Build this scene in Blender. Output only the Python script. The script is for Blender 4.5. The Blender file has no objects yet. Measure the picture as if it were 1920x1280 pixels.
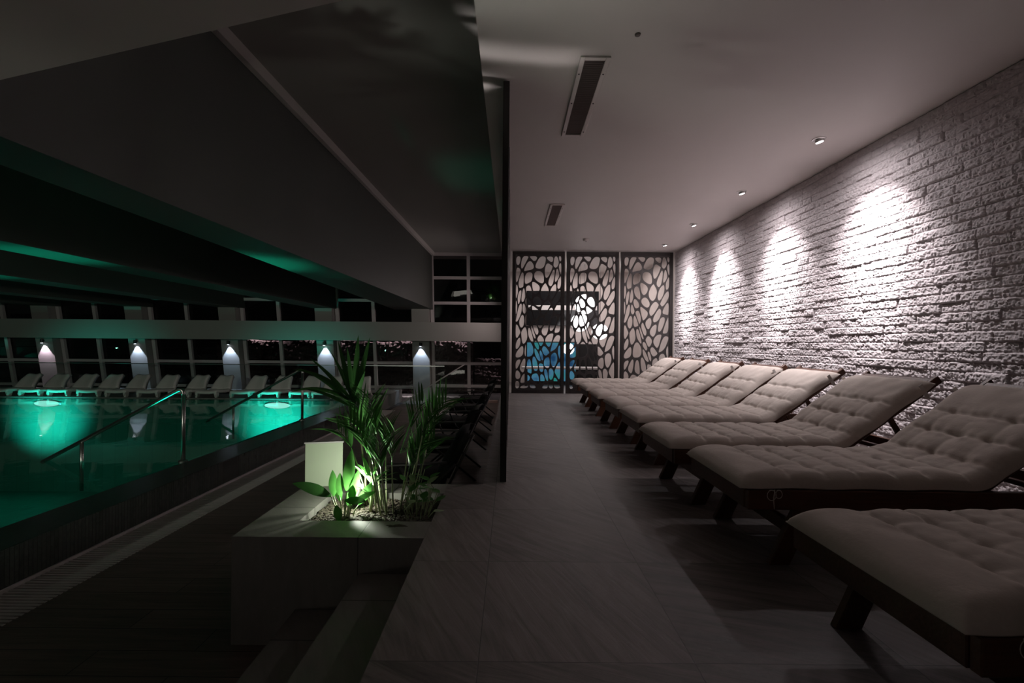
import bpy, bmesh, math, random
import numpy as np
from mathutils import Vector, Matrix

random.seed(7)
SC = bpy.context.scene
COL = SC.collection
PI = math.pi
R = math.radians

# ------------------------------------------------------------------ helpers
def mat_nodes(name):
    m = bpy.data.materials.new(name); m.use_nodes = True
    nt = m.node_tree; nt.nodes.clear()
    out = nt.nodes.new('ShaderNodeOutputMaterial')
    return m, nt, out

def N(nt, kind, **kw):
    n = nt.nodes.new(kind)
    for k, v in kw.items():
        if k.startswith('i_'):
            n.inputs[k[2:].replace('_', ' ')].default_value = v
        else:
            setattr(n, k, v)
    return n

def rgb(c): return (c[0], c[1], c[2], 1.0)

def plain(name, col, rough=0.6, metal=0.0, noise=0.0, scale=8.0, stretch=(1, 1, 1), bump=0.0, spec=0.5):
    """Principled surface with a little procedural colour variation and bump."""
    m, nt, out = mat_nodes(name)
    p = N(nt, 'ShaderNodeBsdfPrincipled')
    p.inputs['Roughness'].default_value = rough
    p.inputs['Metallic'].default_value = metal
    p.inputs['Specular IOR Level'].default_value = spec
    p.inputs['Base Color'].default_value = rgb(col)
    nt.links.new(p.outputs[0], out.inputs[0])
    if noise > 0 or bump > 0:
        tc = N(nt, 'ShaderNodeTexCoord'); mp = N(nt, 'ShaderNodeMapping')
        mp.inputs['Scale'].default_value = stretch
        nt.links.new(tc.outputs['Object'], mp.inputs[0])
        nz = N(nt, 'ShaderNodeTexNoise'); nz.inputs['Scale'].default_value = scale
        nz.inputs['Detail'].default_value = 6.0
        nt.links.new(mp.outputs[0], nz.inputs['Vector'])
        if noise > 0:
            mx = N(nt, 'ShaderNodeMix', data_type='RGBA')
            lo = tuple(c * (1 - noise) for c in col); hi = tuple(min(1, c * (1 + noise)) for c in col)
            mx.inputs['A'].default_value = rgb(lo); mx.inputs['B'].default_value = rgb(hi)
            for s in mx.inputs:
                pass
            nt.links.new(nz.outputs['Fac'], mx.inputs[0])
            mx.inputs[6].default_value = rgb(lo); mx.inputs[7].default_value = rgb(hi)
            nt.links.new(mx.outputs[2], p.inputs['Base Color'])
        if bump > 0:
            b = N(nt, 'ShaderNodeBump'); b.inputs['Strength'].default_value = bump
            b.inputs['Distance'].default_value = 0.01
            nt.links.new(nz.outputs['Fac'], b.inputs['Height'])
            nt.links.new(b.outputs[0], p.inputs['Normal'])
    return m

def tiles(name, c1, c2, mortar, w, h, loc=(0, 0, 0), rot=(0, 0, 0), offset=0.0, msize=0.004, rough=0.5,
          streak=(3, 14, 3), streak_rot=0.5, amount=0.5, bump=0.15, spec=0.5):
    """Tiled / planked surface: a brick grid, streaks that change per tile, slight bump."""
    m, nt, out = mat_nodes(name)
    p = N(nt, 'ShaderNodeBsdfPrincipled'); nt.links.new(p.outputs[0], out.inputs[0])
    p.inputs['Specular IOR Level'].default_value = spec
    tc = N(nt, 'ShaderNodeTexCoord')
    mp = N(nt, 'ShaderNodeMapping'); mp.inputs['Location'].default_value = loc; mp.inputs['Rotation'].default_value = rot
    nt.links.new(tc.outputs['Object'], mp.inputs[0])
    bk = N(nt, 'ShaderNodeTexBrick', offset=offset, offset_frequency=2, squash=1.0)
    bk.inputs['Scale'].default_value = 1.0
    bk.inputs['Brick Width'].default_value = w; bk.inputs['Row Height'].default_value = h
    bk.inputs['Mortar Size'].default_value = msize; bk.inputs['Mortar Smooth'].default_value = 0.3
    bk.inputs['Color1'].default_value = (0.15, 0.15, 0.15, 1); bk.inputs['Color2'].default_value = (0.85, 0.85, 0.85, 1)
    bk.inputs['Mortar'].default_value = (0.5, 0.5, 0.5, 1)
    nt.links.new(mp.outputs[0], bk.inputs['Vector'])
    # streaks, turned and shifted per tile
    vr = N(nt, 'ShaderNodeVectorRotate', rotation_type='Z_AXIS')
    ang = N(nt, 'ShaderNodeMath', operation='MULTIPLY'); ang.inputs[1].default_value = streak_rot * 3
    nt.links.new(bk.outputs['Color'], ang.inputs[0])
    nt.links.new(mp.outputs[0], vr.inputs['Vector']); nt.links.new(ang.outputs[0], vr.inputs['Angle'])
    ms = N(nt, 'ShaderNodeMapping'); ms.inputs['Scale'].default_value = streak
    nt.links.new(vr.outputs[0], ms.inputs[0])
    nz = N(nt, 'ShaderNodeTexNoise'); nz.inputs['Scale'].default_value = 1.0; nz.inputs['Detail'].default_value = 9
    nz.inputs['Roughness'].default_value = 0.68; nz.inputs['Distortion'].default_value = 0.6
    nt.links.new(ms.outputs[0], nz.inputs['Vector'])
    rp = N(nt, 'ShaderNodeMapRange'); rp.inputs['From Min'].default_value = 0.3; rp.inputs['From Max'].default_value = 0.7
    nt.links.new(nz.outputs['Fac'], rp.inputs['Value'])
    per = N(nt, 'ShaderNodeMath', operation='MULTIPLY_ADD')
    nt.links.new(bk.outputs['Color'], per.inputs[0]); per.inputs[1].default_value = 0.35
    sc = N(nt, 'ShaderNodeMath', operation='MULTIPLY'); nt.links.new(rp.outputs[0], sc.inputs[0]); sc.inputs[1].default_value = amount
    nt.links.new(sc.outputs[0], per.inputs[2])
    mx = N(nt, 'ShaderNodeMix', data_type='RGBA')
    nt.links.new(per.outputs[0], mx.inputs[0]); mx.inputs[6].default_value = rgb(c1); mx.inputs[7].default_value = rgb(c2)
    m2 = N(nt, 'ShaderNodeMix', data_type='RGBA')
    nt.links.new(bk.outputs['Fac'], m2.inputs[0]); nt.links.new(mx.outputs[2], m2.inputs[6]); m2.inputs[7].default_value = rgb(mortar)
    nt.links.new(m2.outputs[2], p.inputs['Base Color'])
    rr = N(nt, 'ShaderNodeMapRange'); nt.links.new(nz.outputs['Fac'], rr.inputs['Value'])
    rr.inputs['To Min'].default_value = rough - 0.08; rr.inputs['To Max'].default_value = rough + 0.1
    nt.links.new(rr.outputs[0], p.inputs['Roughness'])
    hs = N(nt, 'ShaderNodeMath', operation='SUBTRACT'); nt.links.new(nz.outputs['Fac'], hs.inputs[0]); nt.links.new(bk.outputs['Fac'], hs.inputs[1])
    b = N(nt, 'ShaderNodeBump'); b.inputs['Strength'].default_value = bump; b.inputs['Distance'].default_value = 0.004
    nt.links.new(hs.outputs[0], b.inputs['Height']); nt.links.new(b.outputs[0], p.inputs['Normal'])
    return m

def glassy(name, tint, ior, rough=0.0, ripple=0.0, scale=6.0, boost=1.0):
    """Clear sheet: lets light through with a tint and mirrors by Fresnel."""
    m, nt, out = mat_nodes(name)
    t = N(nt, 'ShaderNodeBsdfTransparent'); t.inputs[0].default_value = rgb(tint)
    g = N(nt, 'ShaderNodeBsdfGlossy'); g.inputs['Roughness'].default_value = rough
    f = N(nt, 'ShaderNodeFresnel')
    ge = N(nt, 'ShaderNodeNewGeometry')
    ex = N(nt, 'ShaderNodeMath', operation='MULTIPLY_ADD'); nt.links.new(ge.outputs['Backfacing'], ex.inputs[0]); ex.inputs[1].default_value = -2.0; ex.inputs[2].default_value = 1.0
    pw = N(nt, 'ShaderNodeMath', operation='POWER'); pw.inputs[0].default_value = ior; nt.links.new(ex.outputs[0], pw.inputs[1])
    nt.links.new(pw.outputs[0], f.inputs['IOR'])
    mx = N(nt, 'ShaderNodeMixShader')
    if boost != 1.0:
        k = N(nt, 'ShaderNodeMath', operation='MULTIPLY', use_clamp=True); k.inputs[1].default_value = boost
        nt.links.new(f.outputs[0], k.inputs[0]); nt.links.new(k.outputs[0], mx.inputs[0])
    else:
        nt.links.new(f.outputs[0], mx.inputs[0])
    nt.links.new(t.outputs[0], mx.inputs[1]); nt.links.new(g.outputs[0], mx.inputs[2])
    nt.links.new(mx.outputs[0], out.inputs[0])
    if ripple > 0:
        tc = N(nt, 'ShaderNodeTexCoord'); nz = N(nt, 'ShaderNodeTexNoise'); nz.inputs['Scale'].default_value = scale
        nz.inputs['Detail'].default_value = 3
        nt.links.new(tc.outputs['Object'], nz.inputs['Vector'])
        b = N(nt, 'ShaderNodeBump'); b.inputs['Strength'].default_value = ripple; b.inputs['Distance'].default_value = 0.02
        nt.links.new(nz.outputs['Fac'], b.inputs['Height'])
        nt.links.new(b.outputs[0], g.inputs['Normal'])
    return m

def emissive(name, col, strength):
    m, nt, out = mat_nodes(name)
    e = N(nt, 'ShaderNodeEmission'); e.inputs[0].default_value = rgb(col); e.inputs[1].default_value = strength
    nt.links.new(e.outputs[0], out.inputs[0])
    return m

def leafy(name, c1, c2, rough=0.35):
    m, nt, out = mat_nodes(name)
    p = N(nt, 'ShaderNodeBsdfPrincipled'); p.inputs['Roughness'].default_value = rough
    tr = N(nt, 'ShaderNodeBsdfTranslucent')
    tc = N(nt, 'ShaderNodeTexCoord'); nz = N(nt, 'ShaderNodeTexNoise'); nz.inputs['Scale'].default_value = 14
    nt.links.new(tc.outputs['Object'], nz.inputs['Vector'])
    mx = N(nt, 'ShaderNodeMix', data_type='RGBA'); nt.links.new(nz.outputs['Fac'], mx.inputs[0])
    mx.inputs[6].default_value = rgb(c1); mx.inputs[7].default_value = rgb(c2)
    nt.links.new(mx.outputs[2], p.inputs['Base Color']); nt.links.new(mx.outputs[2], tr.inputs[0])
    s = N(nt, 'ShaderNodeMixShader'); s.inputs[0].default_value = 0.35
    nt.links.new(p.outputs[0], s.inputs[1]); nt.links.new(tr.outputs[0], s.inputs[2])
    nt.links.new(s.outputs[0], out.inputs[0])
    return m

class MB:
    """Collects shapes and links them as ONE mesh object."""
    def __init__(self): self.bm = bmesh.new()
    def box(self, lo, hi, M=None):
        x0, y0, z0 = lo; x1, y1, z1 = hi
        c = [(x0, y0, z0), (x1, y0, z0), (x1, y1, z0), (x0, y1, z0), (x0, y0, z1), (x1, y0, z1), (x1, y1, z1), (x0, y1, z1)]
        return self.hexa(c, M)
    def hexa(self, c, M=None):
        vs = [self.bm.verts.new((M @ Vector(p)) if M is not None else p) for p in c]
        for f in ((3, 2, 1, 0), (4, 5, 6, 7), (0, 1, 5, 4), (1, 2, 6, 5), (2, 3, 7, 6), (3, 0, 4, 7)):
            self.bm.faces.new([vs[i] for i in f])
        return self
    def bar(self, a, b, w, t, up=(0, 0, 1)):
        """a rectangular bar from a to b, w wide across, t thick along 'up'"""
        a, b = Vector(a), Vector(b); d = (b - a).normalized(); up = Vector(up)
        s = d.cross(up).normalized(); u = s.cross(d).normalized()
        s *= w / 2; u *= t / 2
        return self.hexa([a - s - u, a + s - u, b + s - u, b - s - u, a - s + u, a + s + u, b + s + u, b - s + u])
    def prism(self, pts, z0, z1):
        lo = [self.bm.verts.new((x, y, z0)) for x, y in pts]; hi = [self.bm.verts.new((x, y, z1)) for x, y in pts]
        n = len(pts)
        self.bm.faces.new(hi); self.bm.faces.new(lo[::-1])
        for i in range(n): self.bm.faces.new([lo[i], lo[(i + 1) % n], hi[(i + 1) % n], hi[i]])
        return self
    def tube(self, pts, r, seg=8, cap=True):
        pts = [Vector(p) for p in pts]
        rs = r if isinstance(r, (list, tuple)) else [r] * len(pts)
        rings = []; ref = None
        for i, p in enumerate(pts):
            d = (pts[min(i + 1, len(pts) - 1)] - pts[max(i - 1, 0)])
            d = d.normalized() if d.length > 1e-9 else Vector((0, 0, 1))
            if ref is None: ref = Vector((1, 0, 0)) if abs(d.x) < 0.9 else Vector((0, 1, 0))
            s = d.cross(ref).normalized(); ref = s.cross(d).normalized()
            rings.append([self.bm.verts.new(p + (s * math.cos(2 * PI * k / seg) + ref * math.sin(2 * PI * k / seg)) * rs[i]) for k in range(seg)])
        for a, b in zip(rings, rings[1:]):
            for k in range(seg): self.bm.faces.new([a[k], a[(k + 1) % seg], b[(k + 1) % seg], b[k]])
        if cap:
            self.bm.faces.new(rings[0][::-1]); self.bm.faces.new(rings[-1])
        return self
    def lathe(self, prof, M=None, seg=24):
        rings = []
        for rad, z in prof:
            ring = []
            for k in range(seg):
                v = Vector((rad * math.cos(2 * PI * k / seg), rad * math.sin(2 * PI * k / seg), z))
                ring.append(self.bm.verts.new(M @ v if M is not None else v))
            rings.append(ring)
        for a, b in zip(rings, rings[1:]):
            for k in range(seg): self.bm.faces.new([a[k], a[(k + 1) % seg], b[(k + 1) % seg], b[k]])
        self.bm.faces.new(rings[0][::-1]); self.bm.faces.new(rings[-1])
        return self
    def grid(self, P):
        """P: array of rows of points -> quads"""
        V = [[self.bm.verts.new(p) for p in row] for row in P]
        for i in range(len(V) - 1):
            for j in range(len(V[0]) - 1):
                self.bm.faces.new([V[i][j], V[i + 1][j], V[i + 1][j + 1], V[i][j + 1]])
        return V
    def leaf(self, b, d, L, w, droop=0.6, n=8, fold=0.25, peak=0.45, tw=0.0, side=None):
        """a blade: three vertices per section, folded along the midrib"""
        p = Vector(b); d = Vector(d).normalized(); st = L / n; rows = []
        for i in range(n + 1):
            t = i / n
            s = side.copy() if side is not None else d.cross(Vector((0, 0, 1)))
            s = s - d * s.dot(d)
            if s.length < 1e-3: s = Vector((1, 0, 0))
            s.normalize()
            if tw: s = Matrix.Rotation(tw, 3, d) @ s
            nn = s.cross(d).normalized()
            if t < peak: pr = math.sin(0.5 * PI * (0.12 + 0.88 * t / peak))
            else: pr = max(0.0, math.cos(0.5 * PI * (t - peak) / (1 - peak))) ** 0.8
            hw = w * 0.5 * max(pr, 0.01)
            rows.append([p - s * hw + nn * fold * hw, p, p + s * hw + nn * fold * hw])
            p = p + d * st
            d = (d + Vector((0, 0, -droop * st * (0.4 + 1.2 * t)))).normalized()
        self.grid(rows)
        return p
    def build(self, name, mat, parent=None, bevel=0.0, smooth=False, seg=1, solid=0.0):
        bm = self.bm
        bmesh.ops.recalc_face_normals(bm, faces=bm.faces)
        if bevel > 0:
            es = [e for e in bm.edges if len(e.link_faces) == 2 and e.calc_face_angle(0) > 0.5]
            bmesh.ops.bevel(bm, geom=es, offset=bevel, segments=seg, affect='EDGES', clamp_overlap=True)
        me = bpy.data.meshes.new(name); bm.to_mesh(me); bm.free()
        if smooth:
            me.polygons.foreach_set('use_smooth', [True] * len(me.polygons))
        o = bpy.data.objects.new(name, me); COL.objects.link(o)
        for m in (mat if isinstance(mat, (list, tuple)) else [mat]): me.materials.append(m)
        if parent is not None: o.parent = parent
        if solid:
            md = o.modifiers.new('solid', 'SOLIDIFY'); md.thickness = solid
        return o

def tag(o, label, cat=None, group=None, kind=None):
    o['label'] = label
    if cat: o['category'] = cat
    if group: o['group'] = group
    if kind: o['kind'] = kind
    return o

def thing(name, label, cat, loc=(0, 0, 0), rz=0.0, group=None):
    o = bpy.data.objects.new(name, None); COL.objects.link(o)
    o.empty_display_size = 0.1
    o.location = loc; o.rotation_euler = (0, 0, rz)
    return tag(o, label, cat, group)

def kids(o): return [c for c in COL.objects if c.parent == o]

def copy_tree(o, parent=None):
    c = o.copy(); COL.objects.link(c)
    if parent is not None: c.parent = parent
    for ch in kids(o): copy_tree(ch, c)
    return c

def struct(o, label): return tag(o, label, 'building', kind='structure')

# ------------------------------------------------------------------ materials
M = {}
M['ceil'] = plain('painted_plaster_ceiling', (0.62, 0.57, 0.55), 0.55, noise=0.03, scale=3, bump=0.03)
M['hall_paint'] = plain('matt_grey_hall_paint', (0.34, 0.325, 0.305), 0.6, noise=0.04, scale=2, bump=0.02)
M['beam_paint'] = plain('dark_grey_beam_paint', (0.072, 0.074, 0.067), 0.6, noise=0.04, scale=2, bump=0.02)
M['stone'] = plain('split_face_stone', (0.55, 0.50, 0.51), 0.85, noise=0.22, scale=26, bump=0.5, spec=0.2)
M['floor'] = tiles('dark_slate_tile', (0.06, 0.052, 0.05), (0.30, 0.262, 0.252), (0.07, 0.06, 0.06), 0.737, 0.715,
                   loc=(0.1, -1.547 + 0.715 * 4, 0), msize=0.0022, rough=0.5, streak=(2.2, 22, 3), amount=0.8, bump=0.4)
M['planter_tile'] = tiles('slate_planter_tile', (0.15, 0.14, 0.13), (0.27, 0.25, 0.235), (0.07, 0.065, 0.06), 0.737, 0.715,
                          loc=(0.1, -1.547 + 0.715 * 4, 0.1), rough=0.55, streak=(3.0, 14, 3), amount=0.6, bump=0.3)
M['deck'] = tiles('dark_wood_plank', (0.08, 0.063, 0.055), (0.26, 0.20, 0.175), (0.02, 0.017, 0.015), 1.4, 0.19, loc=(0.3, 0, 0),
                  offset=0.37, msize=0.003, rough=0.5, streak=(1.6, 26, 3), streak_rot=0.0, amount=0.75, bump=0.3)
M['mosaic'] = tiles('dark_glass_mosaic', (0.018, 0.022, 0.019), (0.07, 0.08, 0.07), (0.02, 0.02, 0.018), 0.03, 0.03,
                    msize=0.002, rough=0.22, streak=(20, 20, 20), amount=0.5, bump=0.3)
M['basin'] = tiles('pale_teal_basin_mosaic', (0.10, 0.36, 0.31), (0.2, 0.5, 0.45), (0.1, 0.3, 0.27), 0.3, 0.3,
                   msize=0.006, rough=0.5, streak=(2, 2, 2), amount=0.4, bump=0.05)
M['water'] = glassy('pool_water', (0.45, 0.92, 0.80), 1.33, 0.03, ripple=0.10, scale=2.6)
M['glass'] = glassy('clear_glass', (0.93, 0.97, 0.95), 1.45, 0.0)
M['window_glass'] = glassy('dark_window_glass', (0.62, 0.64, 0.63), 1.5, 0.0)
M['mullion'] = plain('painted_aluminium_mullion', (0.62, 0.56, 0.56), 0.45, noise=0.03)
M['steel'] = plain('brushed_stainless_steel', (0.46, 0.44, 0.42), 0.34, metal=1.0, noise=0.05, scale=30)
M['black_metal'] = plain('dark_bronze_metal', (0.030, 0.026, 0.025), 0.42, metal=0.3, noise=0.1, scale=20)
M['screen_metal'] = plain('laser_cut_dark_metal', (0.042, 0.037, 0.036), 0.5, metal=0.2, noise=0.1, scale=20)
M['wood'] = plain('dark_stained_wood', (0.105, 0.040, 0.020), 0.42, noise=0.5, scale=5, stretch=(1.5, 18, 18), bump=0.15)
M['fabric'] = plain('beige_cotton_fabric', (0.70, 0.615, 0.56), 0.9, noise=0.06, scale=60, bump=0.12, spec=0.15)
M['cotton_tie'] = plain('white_cotton_tape', (0.75, 0.70, 0.66), 0.9, noise=0.05)
M['dark_pad'] = plain('black_vinyl_pad', (0.014, 0.013, 0.013), 0.75, noise=0.15, bump=0.05, spec=0.2)
M['white_plastic'] = plain('white_moulded_plastic', (0.76, 0.74, 0.70), 0.42, noise=0.03)
M['grille'] = plain('off_white_grille', (0.66, 0.60, 0.58), 0.5, noise=0.03)
M['grille_dark'] = plain('brown_grille_slat', (0.10, 0.075, 0.07), 0.5, noise=0.05)
M['void'] = plain('dark_duct', (0.02, 0.017, 0.016), 0.8)
M['chrome'] = plain('satin_chrome', (0.6, 0.58, 0.57), 0.3, metal=1.0)
M['lamp_on'] = emissive('lit_downlight', (1.0, 0.95, 0.95), 9.0)
M['wall_lamp_on'] = emissive('lit_wall_lamp', (0.8, 0.88, 1.0), 9.0)
M['globe'] = emissive('lit_opal_globe', (1.0, 0.95, 0.96), 2.6)
M['pool_lens'] = emissive('lit_pool_lens', (0.60, 1.0, 0.93), 1.6)
M['garden_lens'] = emissive('lit_garden_lens', (1.0, 0.96, 0.9), 12.0)
M['pebble'] = plain('brown_pebble', (0.07, 0.055, 0.04), 0.7, noise=0.6, scale=35)
M['soil'] = plain('dark_soil', (0.03, 0.025, 0.02), 0.95, noise=0.4, scale=40, bump=0.5)
M['leaf'] = leafy('palm_leaf', (0.05, 0.18, 0.03), (0.12, 0.34, 0.08))
M['leaf_dark'] = leafy('dark_palm_leaf', (0.03, 0.11, 0.025), (0.07, 0.20, 0.05))
M['leaf_bright'] = leafy('bright_leaf', (0.07, 0.26, 0.05), (0.14, 0.42, 0.09))
M['leaf_pale'] = leafy('pale_striped_leaf', (0.25, 0.42, 0.18), (0.50, 0.62, 0.38))
M['stalk'] = plain('pale_green_cane', (0.36, 0.42, 0.24), 0.5, noise=0.3, scale=20)
M['stalk_dark'] = plain('brown_cane', (0.07, 0.07, 0.035), 0.5, noise=0.3, scale=20)
M['dry_leaf'] = plain('dry_leaf', (0.07, 0.055, 0.04), 0.8, noise=0.3, scale=20)
M['panel'] = plain('pale_panel', (0.62, 0.68, 0.52), 0.5, noise=0.03)
M['lobby_wall'] = plain('pale_textured_plaster', (0.60, 0.53, 0.51), 0.7, noise=0.14, scale=5, bump=0.2)
M['opening_dark'] = plain('black_glossy_panel', (0.012, 0.012, 0.013), 0.1)
M['pale_bench'] = plain('pale_laminate', (0.7, 0.66, 0.65), 0.4, noise=0.03)
M['snow_stone'] = plain('rough_garden_stone', (0.20, 0.15, 0.155), 0.9, noise=0.7, scale=7, bump=1.0)
M['snow'] = plain('pale_gravel', (0.72, 0.64, 0.66), 0.9, noise=0.3, scale=25, bump=0.8)
M['ground'] = plain('dark_ground', (0.04, 0.035, 0.035), 0.9, noise=0.5, scale=3)
M['pale_timber'] = plain('pale_timber', (0.58, 0.42, 0.36), 0.5, noise=0.2, scale=6, stretch=(1, 12, 12))

def display_mat():
    m, nt, out = mat_nodes('blue_teal_display')
    tc = N(nt, 'ShaderNodeTexCoord'); nz = N(nt, 'ShaderNodeTexNoise'); nz.inputs['Scale'].default_value = 2.2; nz.inputs['Detail'].default_value = 3
    nt.links.new(tc.outputs['Object'], nz.inputs['Vector'])
    r = N(nt, 'ShaderNodeValToRGB')
    r.color_ramp.elements[0].position = 0.33; r.color_ramp.elements[0].color = (0.02, 0.08, 0.20, 1)
    r.color_ramp.elements[1].position = 0.72; r.color_ramp.elements[1].color = (0.03, 0.36, 0.30, 1)
    e2 = r.color_ramp.elements.new(0.5); e2.color = (0.10, 0.30, 0.48, 1)
    nt.links.new(nz.outputs['Fac'], r.inputs[0])
    e = N(nt, 'ShaderNodeEmission'); e.inputs[1].default_value = 0.5
    nt.links.new(r.outputs[0], e.inputs[0]); nt.links.new(e.outputs[0], out.inputs[0])
    return m
M['display'] = display_mat()

# ------------------------------------------------------------------ layout numbers (metres)
CH = 3.15            # lounge ceiling
XW = 3.65            # stone wall
YS = 10.1            # leaf screens at the end of the lounge
LOW = -0.60          # pool deck level
WAT = -0.32          # water level
HC = 3.64            # hall ceiling
def YF(z): return 13.6 - 0.165 * (z + 0.6)   # leaning glass front of the hall

# ------------------------------------------------------------------ camera
cam = bpy.data.cameras.new('camera'); cam.lens = 16.0; cam.sensor_width = 36.0
cam.shift_x = 3 / 1920.0; cam.shift_y = 5 / 1920.0
cam.clip_start = 0.05; cam.clip_end = 120
co = bpy.data.objects.new('camera', cam); COL.objects.link(co)
co.location = (0, 0, 1.08); co.rotation_euler = (R(90), R(-0.5), 0)
SC.camera = co

# ------------------------------------------------------------------ the setting
struct(MB().prism([(-0.47, -2.5), (XW + 0.2, -2.5), (XW + 0.2, 13.2), (-0.2, 13.2), (-0.2, 3.5), (-0.47, 3.5)], LOW - 0.2, 0.0).build('floor', M['floor']),
       'dark slate tiled floor of the lounge area')
s = MB().box((-0.83, -2.5, LOW), (-0.472, 2.523, -0.2)); s.box((-1.18, -2.5, LOW), (-0.832, 2.523, -0.4))
struct(s.build('floor_steps', M['planter_tile']), 'two slate steps down to the pool deck in front of the planter')
struct(MB().box((-3.0, -2.5, LOW - 0.2), (-0.2, 13.7, LOW)).build('floor_deck', M['deck']), 'dark wood plank deck beside the pool')
struct(MB().box((-17.2, 11.1, LOW - 1.4), (-3.25, 13.7, -0.30)).build('floor_far_deck', M['planter_tile']), 'grey deck on the far side of the pool')
struct(MB().prism([(-0.25, -2.7), (XW + 0.2, -2.7), (XW + 0.2, 13.2), (-0.21, 13.2)], CH, CH + 0.42).build('ceiling', M['ceil']), 'pale plaster ceiling over the sun loungers')
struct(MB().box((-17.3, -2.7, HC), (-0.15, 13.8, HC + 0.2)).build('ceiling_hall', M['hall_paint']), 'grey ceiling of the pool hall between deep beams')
struct(MB().box((-17.3, -2.9, -2.2), (XW + 0.2, -2.7, HC + 0.2)).build('wall_front', M['hall_paint']), 'wall behind the viewpoint')
struct(MB().box((-17.4, -2.7, -2.2), (-17.2, 13.8, HC)).build('wall_left', M['hall_paint']), 'far left wall of the pool hall')
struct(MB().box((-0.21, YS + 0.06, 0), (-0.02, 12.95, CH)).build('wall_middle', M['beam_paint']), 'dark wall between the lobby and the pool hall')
struct(MB().box((-0.02, 13.0, 0), (XW + 0.2, 13.2, CH)).build('wall_lobby', M['lobby_wall']), 'pale plaster back wall of the lobby behind the leaf screens')
struct(MB().box((XW, YS + 0.02, 0), (XW + 0.2, 13.0, CH)).build('wall_lobby_side', M['lobby_wall']), 'side wall of the lobby')

# deep roof beams that run over the pool
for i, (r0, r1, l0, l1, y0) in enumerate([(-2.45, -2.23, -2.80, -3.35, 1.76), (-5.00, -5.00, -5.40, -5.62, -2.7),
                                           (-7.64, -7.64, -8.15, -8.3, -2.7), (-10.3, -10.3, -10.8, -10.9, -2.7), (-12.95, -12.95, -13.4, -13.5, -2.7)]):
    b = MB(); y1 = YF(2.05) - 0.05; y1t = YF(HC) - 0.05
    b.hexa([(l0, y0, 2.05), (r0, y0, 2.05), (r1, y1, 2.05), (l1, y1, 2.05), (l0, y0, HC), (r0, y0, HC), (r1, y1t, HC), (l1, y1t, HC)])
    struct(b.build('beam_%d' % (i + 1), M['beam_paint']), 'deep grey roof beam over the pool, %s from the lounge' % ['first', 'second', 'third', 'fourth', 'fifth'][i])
# sloping cross beam at the upper left
b = MB()
def zc(x): return 2.078 + (x + 1.971) * 0.2417
b.hexa([(-4.2, -0.6, zc(-4.2)), (-0.27, -0.6, zc(-0.27)), (-0.27, 1.75, zc(-0.27)), (-4.2, 1.75, zc(-4.2)),
        (-4.2, -0.6, HC), (-0.27, -0.6, HC), (-0.27, 1.75, HC), (-4.2, 1.75, HC)])
struct(b.build('beam_cross', M['ceil']), 'pale sloping cross beam at the upper left')
struct(MB().hexa([(-2.44, 1.77, HC - 0.09), (-2.38, 1.77, HC - 0.09), (-2.17, YF(HC) - 0.06, HC - 0.09), (-2.23, YF(HC) - 0.06, HC - 0.09), (-2.44, 1.77, HC), (-2.36, 1.77, HC), (-2.15, YF(HC) - 0.06, HC), (-2.23, YF(HC) - 0.06, HC)]).build('trim_2', M['ceil']), 'pale moulding where the first beam meets the hall ceiling')
# horizontal girder in front of the glass front
struct(MB().box((-17.2, 12.55, 1.145), (-0.215, 12.95, 1.665)).build('beam_girder', M['hall_paint']), 'pale horizontal girder across the glass front')

# stone wall: split face blocks with real relief
def value_noise(u, v, fu, fv, rng):
    gu, gv = int(u.max() * fu) + 3, int(v.max() * fv) + 3
    G = rng.random((gu, gv)); a, b = u * fu, v * fv
    i, j = a.astype(int), b.astype(int); fa, fb = a - i, b - j
    fa = fa * fa * (3 - 2 * fa); fb = fb * fb * (3 - 2 * fb)
    return (G[i, j] * (1 - fa) * (1 - fb) + G[i + 1, j] * fa * (1 - fb) + G[i, j + 1] * (1 - fa) * fb + G[i + 1, j + 1] * fa * fb) - 0.5

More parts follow.
